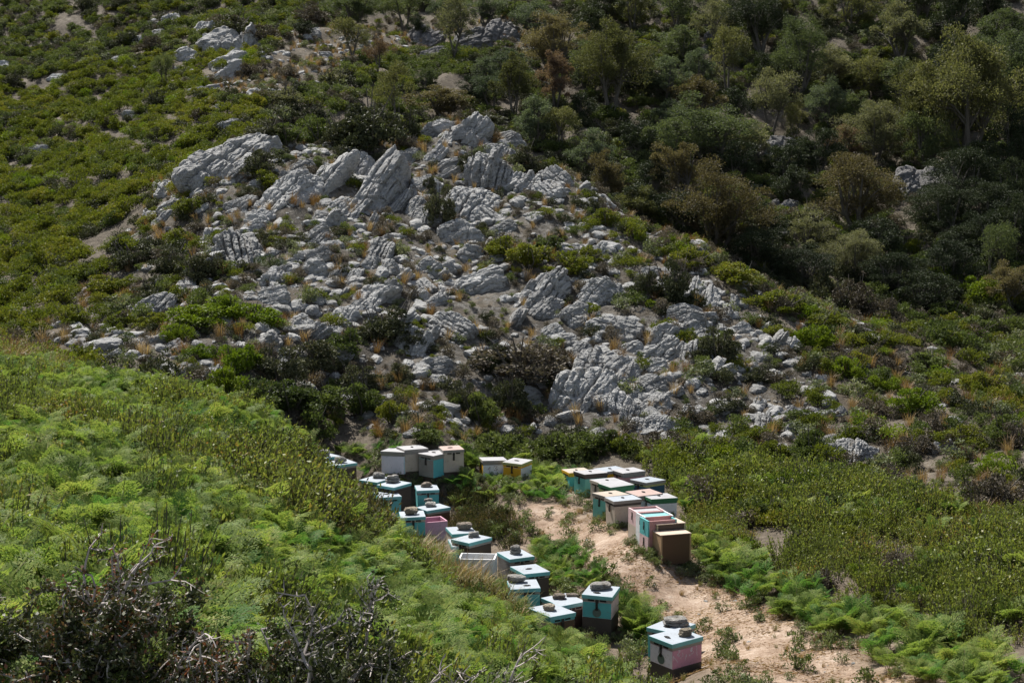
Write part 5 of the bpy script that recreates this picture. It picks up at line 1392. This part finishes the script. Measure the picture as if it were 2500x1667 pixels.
for a in [
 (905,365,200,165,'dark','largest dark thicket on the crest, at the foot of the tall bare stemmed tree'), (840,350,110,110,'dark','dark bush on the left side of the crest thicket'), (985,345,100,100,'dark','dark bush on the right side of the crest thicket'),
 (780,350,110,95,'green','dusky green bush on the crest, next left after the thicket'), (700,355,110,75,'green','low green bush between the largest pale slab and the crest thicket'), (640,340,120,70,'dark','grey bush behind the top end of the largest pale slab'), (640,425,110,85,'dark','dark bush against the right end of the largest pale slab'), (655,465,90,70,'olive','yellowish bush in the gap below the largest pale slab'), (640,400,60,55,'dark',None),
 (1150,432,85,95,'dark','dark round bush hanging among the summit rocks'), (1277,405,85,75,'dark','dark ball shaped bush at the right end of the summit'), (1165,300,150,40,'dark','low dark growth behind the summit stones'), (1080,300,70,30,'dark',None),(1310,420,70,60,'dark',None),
 (1075,548,78,140,'dark','tall dark upright bush in the middle of the upper knoll'), (1050,470,40,60,'dark',None), (995,365,60,55,'grey',None),
 (1640,745,105,160,'dark','tallest dark bush on the right crest of the rocks'), (1575,725,95,95,'dark','lower dark bush left of the tallest one on the right crest'), (1700,745,60,60,'dark',None),
 (1755,880,110,125,'dark','dark bush right of the tall grey wall'), (1700,885,60,50,'dark',None),
 (945,830,145,125,'dark','dusky bush spreading in the centre of the boulder slope'), (1010,850,70,70,'dark',None),
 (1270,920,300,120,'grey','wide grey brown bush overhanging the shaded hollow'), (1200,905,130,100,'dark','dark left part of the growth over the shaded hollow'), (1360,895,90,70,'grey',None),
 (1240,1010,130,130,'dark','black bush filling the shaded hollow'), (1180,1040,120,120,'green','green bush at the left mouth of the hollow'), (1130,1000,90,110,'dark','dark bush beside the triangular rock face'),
 (1430,1120,130,95,'green','deep green bush right behind the back row of hives'), (1340,1120,120,95,'green','round green bush in the middle of the hedge behind the hives'), (1480,1100,90,80,'green','green bush at the foot of the biggest front boulder'), (1260,1115,110,80,'green','green bush behind the yellow hive'), (1190,1100,100,70,'green','green bush behind the hive numbered 13'), (1390,1085,130,75,'dark','dark bush in the hedge below the biggest front boulder'), (1530,1105,90,70,'olive',None),
 (330,650,130,90,'dark','dark bush at the far left of the knoll, leftmost of the dark group'), (410,670,130,95,'dark','dark bush in the middle of the dark group left of the knoll'), (480,690,110,100,'dark','dark bush beside the white tilted slab'), (370,720,110,70,'dark',None), (520,670,80,80,'dark',None), (300,620,80,60,'dark',None),
 (490,790,180,70,'bright','bright green spreading bush left of the flat faced block, left half'), (620,790,160,75,'bright','bright green spreading bush left of the flat faced block, right half'), (560,770,140,70,'bright','bright green bush in the middle of the bright spreading growth'), (430,830,90,60,'bright','small bright green bush at the left tip of the bright growth'),
 (590,900,130,95,'bright','bright green bush below the bright spreading growth'), (550,960,110,90,'bright','lower bright green bush above the bracken edge'), (490,880,90,60,'bright','bright bush over the rubble at the left foot'),
 (680,930,150,130,'dark','big dark bush at the foot of the knoll, left of centre'), (770,900,150,110,'dark','dusky bush below the dark striped boulder'), (840,870,110,100,'green','olive green bush right of the dark striped boulder'), (700,1000,170,110,'green','dark green bush at the bracken edge'), (810,1010,150,100,'green','green bush above the farthest left hives'), (890,1010,120,110,'green','green bush on the slope above the lavender white hive'), (960,1030,100,80,'olive',None), (620,1010,130,90,'green','green bush at the left end of the hedge above the bracken'), (750,1050,120,70,'grey','grey twiggy bush above the hive with the round boulder'), (880,950,110,90,'dark',None), (980,930,80,70,'dark',None), (1040,1080,110,70,'green',None),
 (1290,650,140,85,'olive','olive bush left in the green band across the upper right slope'), (1390,665,140,75,'olive','olive bush right in the green band across the upper right slope'), (1220,625,100,70,'olive','olive bush above the oval boulder'), (1340,610,90,55,'green',None),(1440,640,80,60,'olive',None),(1480,550,90,60,'olive','olive bush on the crest path of pale stones'),
 (1990,850,120,90,'bright','bright green bush on the right flank'), (2070,920,100,70,'bright','lower bright green bush on the right flank'), (2230,1010,130,90,'bright','largest bright green bush far right on the flank'), (2160,950,100,60,'bright','small bright bush between two larger ones on the right flank'), (1900,830,90,55,'olive',None),
 (1970,1210,110,120,'green','dark green bush above the low pale outcrop'), (1890,1170,100,90,'olive','rust tinged bush left of the low pale outcrop'), (2420,1240,160,120,'grey','big grey cushion at the right edge'), (2480,1180,110,90,'grey','grey cushion behind the big one at the right edge'), (2330,1220,80,60,'grey',None), (2300,1290,90,50,'dark',None), (2190,1290,110,60,'olive',None), (2020,1270,90,60,'olive',None),
 (1690,1130,130,80,'dark','low dark mat right behind the dark blue hive'), (1760,1110,120,70,'dark',None), (1620,1090,110,60,'grey',None), (1850,1080,110,60,'olive',None), (1770,1000,100,60,'dark',None), (1850,930,90,60,'dark',None),(1960,1040,110,60,'green',None), (2080,1080,100,60,'olive',None), (2230,1110,110,70,'grey',None), (2350,1090,120,80,'olive','broad olive bush low on the right flank'), (2450,1070,110,90,'green',None), (2130,1010,90,55,'grey',None),
 (1900,760,150,75,'olive','olive bush on the crest of the right flank'), (2010,800,130,65,'olive','second olive bush down the crest of the right flank'), (1790,690,140,75,'olive','olive bush just behind the tallest dark bush'), (2130,850,120,60,'olive',None), (2270,900,130,60,'green',None), (2400,960,140,80,'olive','green gold bush where the right flank meets the ravine'), (1690,650,110,70,'olive',None), (2180,905,90,50,'grey',None), (2080,760,120,110,'grey','pale leafless bush standing on the right crest'), (2160,790,110,90,'grey','second pale leafless bush on the right crest'), (2000,720,110,90,'brush','grey brush above the right crest'),
 (540,600,80,60,'olive',None), (440,600,90,60,'olive',None), (470,520,90,50,'olive',None), (380,800,100,60,'olive',None), (290,800,90,55,'olive',None), (250,720,110,70,'olive',None), (180,790,120,70,'olive',None),
 (1760,1230,110,90,'olive','olive bush standing in the heath right of the green rimmed white hive'), (1880,1270,120,80,'green','green bush in the middle of the right heath'), (2060,1330,130,80,'olive','broad olive bush in the right heath, below the low pale outcrop'), (2200,1400,120,80,'grey','grey twiggy bush in the right heath'), (2380,1420,140,95,'green','green bush at the right edge of the heath'), (1800,1350,110,75,'bright','bright bush by the bracken right of the path'), (2000,1440,110,75,'grey','grey cushion in the lower right heath'), (2150,1500,120,80,'olive','olive bush in the lower right heath near the bracken'), (2330,1540,140,90,'green','green bush low in the right corner of the heath'), (2460,1360,110,70,'dark','dark bush at the right edge below the grey cushions'), (1960,1330,80,55,'dark',None), (2110,1410,90,60,'bright',None), (1700,1250,70,60,'dark','dark bush touching the side of the stacked boxes'), (2280,1370,90,60,'olive',None), (2260,1490,80,60,'grey',None), (2420,1500,90,70,'olive',None),
]:
    if a[4]:
        shrub(*a[:5], ymin=29 if a[1] < 1225 else 17, label=a[5] or 'low nameless bush scattered on the rocky slope', group=None if a[5] else 'low bushes on the rocky slope')
o = shrub(664, 655, 66, 60, 'moss', 'moss green smooth cushion bush among the slabs')
# dark shrubs speckled over the green heath and far slope
SP = [(190,480,110,60,'dark'),(120,470,80,40,'dark'),(380,260,70,60,'dark'),(375,290,60,35,'dark'),(30,215,70,50,'dark'),(130,140,60,45,'dark'),(70,390,70,30,'dark'),(500,290,80,40,'grey'),(310,110,60,50,'dark'),(210,25,60,50,'dark'),(300,25,70,50,'dark'),(575,95,120,80,'dark'),(640,110,110,70,'grey'),(370,130,70,60,'grey'),(480,165,50,45,'dark'),(550,70,110,50,'grey'),(610,190,80,50,'grey'),(690,260,110,70,'brush'),(700,190,70,45,'grey'),(760,60,110,60,'grey'),(520,330,80,35,'dark'),(90,560,90,40,'dark'),(60,700,90,50,'dark'),(30,300,60,40,'dark'),(260,390,70,35,'dark'),(440,440,60,35,'dark'),
 (820,210,90,60,'brush'),(760,300,80,70,'dark'),(730,230,60,45,'dark'),(1020,300,70,45,'dark'),(1260,40,100,50,'green'),(1550,140,110,45,'green'),(1620,170,90,50,'olive'),(1600,210,100,40,'olive'),(1560,260,90,40,'green'),(1480,300,110,60,'green'),(1740,190,70,50,'brush'),(2030,150,80,50,'brush'),(2090,200,110,50,'green'),(2070,160,70,50,'green'),(2300,700,110,70,'bright'),(2390,730,120,80,'bright'),(2310,780,110,70,'green'),(2380,820,130,70,'green'),(2280,650,90,60,'green'),(2230,620,70,55,'olive'),(1980,560,110,90,'brush'),(1920,640,90,60,'grey'),(1850,690,90,60,'dark'),(1940,420,110,60,'brush'),(2000,460,90,60,'green'),(1850,560,80,60,'brush'),(1560,500,110,70,'brush'),(1420,390,90,70,'brush'),(1500,340,120,70,'dark'),(1840,520,70,50,'dark'),(1960,380,60,60,'green')]
for i, (x, y, w_, h_, k_) in enumerate(SP):
    shrub(x, y, w_, h_, k_, 'dark or grey bush standing alone in the far heath' if x < 900 else 'small bush between the trees of the far slope', 'bushes in the far heath' if x < 900 else 'bushes under the far trees', 50 if y > 300 or x > 640 else 30, 200)

# ------------------------------------------------------------------ trees
def tree_meshes(seed, form, mat, nleaf=13000, leaf=0.030):
    """one metre wide, one metre high; the crown breaks up into leafy clumps on several stems"""
    r = np.random.default_rng(seed)
    trunk_h = {'round': 0.12, 'tall': 0.24, 'open': 0.38, 'pole': 0.55, 'low': 0.04}[form]
    nb = int({'round': 46, 'tall': 38, 'open': 26, 'pole': 16, 'low': 44}[form] * (1.6 if nleaf > 20000 else 1))
    c = r.normal(size=(nb, 3))
    c /= np.linalg.norm(c, axis=1)[:, None]
    c *= r.random((nb, 1)) ** 0.36
    half = (1 - trunk_h) / 2
    prof = 1.0
    c = c * np.array([0.40, 0.40, half * 0.9]) + np.array([0, 0, trunk_h + half])
    # lopsided: the outline bulges and sinks
    a = np.arctan2(c[:, 1], c[:, 0])
    c[:, :2] *= (1 + 0.22 * np.sin(a * 2 + r.uniform(0, 6)) + 0.15 * np.sin(a * 3 + r.uniform(0, 6)))[:, None]
    zt = (c[:, 2] - trunk_h) / (1 - trunk_h)
    c[:, :2] *= (1.12 - 0.5 * np.maximum(zt - 0.45, 0) * 1.6)[:, None]
    c[:, 2] += 0.05 * r.normal(size=nb)
    rb = r.uniform(0.07, 0.15, nb) * (1.25 if form in ('open', 'pole') else 1.0)
    nl = int(nleaf * {'open': 0.6, 'pole': 0.4}.get(form, 1.0))
    k = r.integers(0, nb, nl)
    d = r.normal(size=(nl, 3))
    d /= np.linalg.norm(d, axis=1)[:, None]
    d[:, 2] = np.where(r.random(nl) < 0.6, np.abs(d[:, 2]), d[:, 2])
    P = c[k] + d * (rb[k] * r.uniform(0.45, 1.12, nl))[:, None]
    q = Q()
    leaf_quads(q, P, d, leaf, r, 0.5, 0.2, 0.7)
    crown = q.mesh('crown', [LM[mat]])
    q = Q()
    ns = {'pole': 1, 'open': 2, 'tall': 4, 'round': 4, 'low': 5}[form]
    order = r.permutation(nb)
    for s_ in range(ns):
        b = np.array([r.normal() * 0.03 * (ns > 1), r.normal() * 0.03 * (ns > 1), -0.06])
        az = 6.283 * s_ / ns + r.uniform(-.4, .4)
        sp = 0.0 if ns == 1 else 0.14
        m1 = np.array([sp * math.cos(az), sp * math.sin(az), trunk_h + half * 0.35])
        t1 = np.array([m1[0] * 1.6, m1[1] * 1.6, trunk_h + half * 1.35])
        q.tube([b, b * 0.5 + m1 * 0.5 + r.normal(size=3) * 0.015, m1, t1], [0.026, 0.022, 0.017, 0.006], 6)
        for j in order[s_::ns][:8]:
            q.tube([m1 * r.uniform(0.7, 1.0), (m1 + c[j]) / 2 + np.array([0, 0, 0.03]), c[j]], [0.010, 0.007, 0.003], 4)
    return crown, q.mesh('trunk', [M_BARK])
TREES = {}
def tree(px, py, wpx, hpx, form, mat, label=None, group=None, ymin=56, ymax=240):
    p = at(px, py, 0, ymin, ymax)
    m = mpp(p)
    v = int(RNG.integers(0, 3))
    big = wpx > 145
    key = (form, mat, v, big)
    if key not in TREES:
        TREES[key] = tree_meshes(1000 + len(TREES) * 13, form, mat, *((30000, 0.018) if big else (13000, 0.028)))
    cr, tr = TREES[key]
    o = thing('tree', label, 'tree', p - Vector((0, 0, 0.05)), RNG.uniform(0, 6.28), group, (wpx * m * 1.2, wpx * m * RNG.uniform(1.0, 1.2), hpx * m * 1.08))
    obj('crown', cr, o)
    obj('trunk', tr, o)
    return o
for a in [
 (962,318,100,160,'pole','tolive','tall bare stemmed tree rising from the dark thicket on the crest',50,58), (925,178,70,75,'open','tred','small reddish tree behind the tall bare stemmed one'),
 (861,150,95,95,'open','tolive','yellow olive tree above the knoll, left of the reddish one'), (866,62,110,75,'round','tgreen','green tree at the top edge, left of centre'), (983,72,115,80,'open','tgreen','thin green tree at the top edge beside the brownish rock wall'), (1110,145,100,130,'open','tgrey','sparse grey green tree in front of the shaded cliff blocks'), (1188,60,100,70,'round','tblue','dusky tree at the top centre'),
 (1084,285,145,70,'low','tbrown','low russet tree directly behind the knoll summit'), (1040,222,60,55,'round','tgreen','small round green tree above the russet one behind the summit'), (1196,270,90,80,'open','tblue','thin blue green tree behind the summit, left of the yellow olive one'), (1253,290,100,140,'tall','tolive','upright yellow olive tree with a slender trunk, near the centre top'), (399,222,60,85,'open','tgreen','small thin tree below the upper left outcrop'),
 (1360,270,95,125,'tall','tred','reddish tree left of the big olive twin crowned one'), (1350,170,165,125,'low','tbrown','broad russet brown tree at the top centre right'), (1493,290,165,215,'tall','tolive','big olive tree with twin crowns and dark trunks'), (1310,365,115,115,'round','tblue','blue green tree just right of the summit'), (1366,368,105,95,'open','tolive','sparse yellow green tree with bare limbs right of the summit'),
 (1775,226,100,145,'open','tolive','thin olive tree with bare lower trunks, left of the big rounded green one'), (1952,240,155,185,'round','tgreen','biggest rounded green tree in the upper right'), (1852,140,150,150,'tall','tdark','dark tree at the top edge above the thin olive one'), (2195,152,130,130,'tall','tgrey','grey green fan shaped tree in the upper right'), (2333,125,120,140,'tall','tdark','darkest tree at the top right'), (2440,135,135,105,'round','tgreen','green tree at the top right edge'),
 (1725,405,260,150,'low','tgreen','very wide green tree in the middle of the far slope'), (1697,300,140,105,'low','tbrown','brownish spreading tree above the very wide green one'), (1885,338,120,150,'open','tgrey','sparse twin stemmed tree standing over the dark rock mound'), (1940,348,70,90,'open','tolive','small olive tree right of the twin stemmed one'), (2018,318,105,115,'round','tblue','blue green tree right of the twin stemmed one'), (2090,330,100,95,'round','tgreen','mid green tree next to the blue green one on the upper right'), (2134,405,160,150,'round','tgrey','large grey brown tree in the right half'), (2057,402,110,90,'low','tred','reddish low tree left of the large grey brown one'),
 (2360,420,280,310,'tall','tolive','greatest tree, olive crowned, at the right'), (2250,400,180,220,'round','tolive','olive tree leaning on the left of the greatest one'), (2267,425,120,150,'round','tgreen','dark green tree in front of the greatest one'), (2460,340,140,230,'tall','tgreen','tall dark tree at the right edge'), (2480,440,110,160,'round','tdark','black shaded tree at the right edge, below the tall one'), (2400,470,160,120,'low','tdark','black shaded growth below the greatest tree'),
 (1664,495,115,140,'tall','tbrown','orange brown tree, first of a pair in the gully'), (1753,610,210,190,'low','tbrown','widest orange brown tree in the gully behind the crest'), (2084,570,220,185,'round','tbrown','big russet tree left of the pale shaded cliff'), (1476,498,115,120,'round','tbrown','brown tree behind the right summit rocks'), (1747,610,85,95,'open','tgreen','small light green tree with visible stems on the crest'), (2084,680,155,115,'low','tgrey','grey green round bushy tree in the ravine'), (2430,700,100,150,'open','tgreen','thin green tree over the ravine at the right'), (2465,810,110,110,'tall','tbrown','russet tree at the right edge of the ravine'), (2350,640,120,90,'low','tdark','dark growth in the bottom of the ravine'),
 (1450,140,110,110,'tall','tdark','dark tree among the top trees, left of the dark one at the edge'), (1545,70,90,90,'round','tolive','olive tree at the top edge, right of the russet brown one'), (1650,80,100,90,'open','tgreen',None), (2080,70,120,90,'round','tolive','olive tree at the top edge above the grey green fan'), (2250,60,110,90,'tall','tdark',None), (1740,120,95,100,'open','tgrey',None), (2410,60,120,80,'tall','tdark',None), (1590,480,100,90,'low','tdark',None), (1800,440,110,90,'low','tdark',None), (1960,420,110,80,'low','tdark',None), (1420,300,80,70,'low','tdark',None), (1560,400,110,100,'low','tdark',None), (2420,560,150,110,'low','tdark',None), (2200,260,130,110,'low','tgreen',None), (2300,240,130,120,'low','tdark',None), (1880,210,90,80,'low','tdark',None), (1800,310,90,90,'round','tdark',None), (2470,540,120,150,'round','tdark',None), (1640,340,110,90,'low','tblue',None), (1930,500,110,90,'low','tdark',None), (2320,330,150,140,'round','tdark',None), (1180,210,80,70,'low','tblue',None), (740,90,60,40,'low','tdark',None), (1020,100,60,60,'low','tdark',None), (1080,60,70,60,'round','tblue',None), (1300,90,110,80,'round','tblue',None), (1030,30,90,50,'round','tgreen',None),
 (1540,230,130,110,'low','tdark',None), (1560,545,130,90,'low','tdark',None), (1660,570,140,95,'low','tdark',None), (1850,650,150,100,'low','tdark',None), (1960,700,150,95,'low','tdark',None), (2180,720,150,100,'low','tdark',None), (2260,760,140,95,'low','tdark',None), (2140,650,140,110,'low','tdark',None), (2320,700,150,110,'low','tdark',None), (1620,250,120,100,'round','tblue',None), (1430,220,120,110,'round','tgreen',None), (1660,160,110,90,'low','tgreen',None), (2030,220,120,100,'low','tgrey',None), (2130,240,120,110,'round','tolive',None), (2390,220,150,130,'round','tgreen',None), (2480,220,130,140,'round','tblue',None),  # dark ones just behind the crest are added to darken the ravine
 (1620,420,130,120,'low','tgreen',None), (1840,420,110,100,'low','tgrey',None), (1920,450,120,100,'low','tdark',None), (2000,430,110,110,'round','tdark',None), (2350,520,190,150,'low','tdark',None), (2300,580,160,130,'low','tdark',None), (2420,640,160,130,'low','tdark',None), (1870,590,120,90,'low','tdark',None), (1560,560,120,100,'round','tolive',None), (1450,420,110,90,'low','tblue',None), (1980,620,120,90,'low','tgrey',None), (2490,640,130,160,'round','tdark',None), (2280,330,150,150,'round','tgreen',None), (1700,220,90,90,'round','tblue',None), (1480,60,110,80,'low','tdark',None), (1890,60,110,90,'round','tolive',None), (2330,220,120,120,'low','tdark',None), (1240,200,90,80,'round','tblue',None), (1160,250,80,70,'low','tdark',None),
]:
    lab = a[6] or 'bushy dark tree filling the gaps of the far slope'
    tree(*a[:6], lab, None if a[6] else 'dark filler trees of the far slope', *(a[7:9] if len(a) > 7 else (56, 240)))

# ------------------------------------------------------------------ foreground: wind bent shrubs with bare grey twigs
def twig_shrub(seed, w_, h_, stems=16, lean=0.35, leaves=5200, leaf=0.020, bare=0.25):
    r = np.random.default_rng(seed)
    qt, tips, leafP, leafN = Q(), [], [], []
    leaves = int(leaves * 1.7)
    def grow(p, d, ln, rad, depth):
        n = 5
        pts = [p]
        dd = d.copy()
        for i in range(n - 1):
            dd = dd + r.normal(size=3) * 0.20 + np.array([lean * 0.10, 0, 0.03])
            dd /= np.linalg.norm(dd)
            pts.append(pts[-1] + dd * ln / (n - 1))
        pts = np.array(pts)
        qt.tube(pts, np.linspace(rad, rad * 0.5, n), 5 if depth < 2 else 3, 0)
        if depth < 3:
            for k in range(r.integers(3, 6)):
                i = r.integers(1, n)
                s = dd * 0.7 + r.normal(size=3) * 0.62 + np.array([lean * 0.3, 0, 0.12])
                grow(pts[i], s / np.linalg.norm(s), ln * r.uniform(0.34, 0.55), rad * 0.6, depth + 1)
        if depth >= 1:
            m = 7 if depth >= 2 else 4
            t = r.uniform(0.15, 1.0, m)
            q_ = np.array([np.interp(t, np.linspace(0, 1, n), pts[:, j]) for j in range(3)]).T
            leafP.append(q_ + r.normal(size=(m, 3)) * 0.008)
            leafN.append(np.tile(dd, (m, 1)) * 0.5 + r.normal(size=(m, 3)) * 0.7)
    for i in range(stems):
        a = r.uniform(0, 6.283)
        b = np.array([w_ * 0.18 * r.uniform(-1, 1), w_ * 0.15 * r.uniform(-1, 1), -0.05])
        d = np.array([0.36 * math.cos(a) + lean, 0.3 * math.sin(a), 1.0])
        grow(b, d / np.linalg.norm(d), h_ * r.uniform(0.5, 0.85), 0.014, 0)
    P, N = np.concatenate(leafP), np.concatenate(leafN)
    top = P[:, 2] / max(P[:, 2].max(), 1e-3)
    keep = r.random(len(P)) > np.clip((top - 0.72) * 3.0, 0, 0.75) + bare
    P, N = P[keep], N[keep]
    if len(P) < leaves:
        e = r.integers(0, len(P), leaves - len(P))
        e = e[P[e][:, 2] < h_ * 0.75]
        P = np.concatenate([P, P[e] + r.normal(size=(len(e), 3)) * 0.028])
        N = np.concatenate([N, N[e]])
    ql = Q()
    leaf_quads(ql, P, N, leaf, r, 0.6, 0.1, 0.6)
    return ql.mesh('foliage', [LM['dry']]), qt.mesh('twigs', [M_TWIG])
for px, py, Y, w_, h_, st, lean, lv, bare, lab in [
 (240,1700,6.6,0.66,0.74,20,0.2,15000,0.05,'tallest reddish leaved shrub at the left of the foreground'),
 (90,1720,6.3,0.6,0.48,16,0.1,14000,0.05,'dark leafy shrub in the bottom left corner'),
 (430,1730,6.4,0.62,0.50,22,0.3,4500,0.45,'matted grey dead twigs between the two tall foreground shrubs'),
 (540,1730,6.6,0.6,0.56,16,0.2,10000,0.1,'low red tipped shrub right of the matted dead twigs'),
 (760,1740,6.7,0.66,0.86,24,0.22,17000,0.08,'bushy foreground shrub with bare grey branches reaching up to the right'),
 (960,1740,7.0,0.7,0.74,12,0.35,4000,0.4,'low dry shrub with thin twigs at the bottom centre'),
 (1210,1740,7.3,0.75,1.05,14,0.5,7000,0.3,'dry shrub with long grey branches slanting towards the hives'),
 (330,1650,7.4,0.55,0.48,12,0.2,7000,0.1,'small red tinged shrub behind the tallest one'),
 (-60,1600,7.0,0.6,0.5,14,0.2,10000,0.05,'dark shrub cut by the left edge of the photo'),
]:
    X, Y2, Z = ray(px, py, Y)
    p = Vector((X, Y, float(height(X, Y))))
    f, t = twig_shrub(3000 + abs(px), w_, h_, st, lean, lv, 0.024, bare)
    top = ray(px, py, Y)[2]
    o = thing('dry_shrub', lab, 'shrub', p, 0.0, 'wind bent shrubs of the foreground')
    obj('foliage', f, o)
    obj('twigs', t, o)
    print('TW', px, round(p.z, 2), round(project(p.x, p.y, p.z)[1]), round(project(p.x, p.y, p.z + h_)[1]))
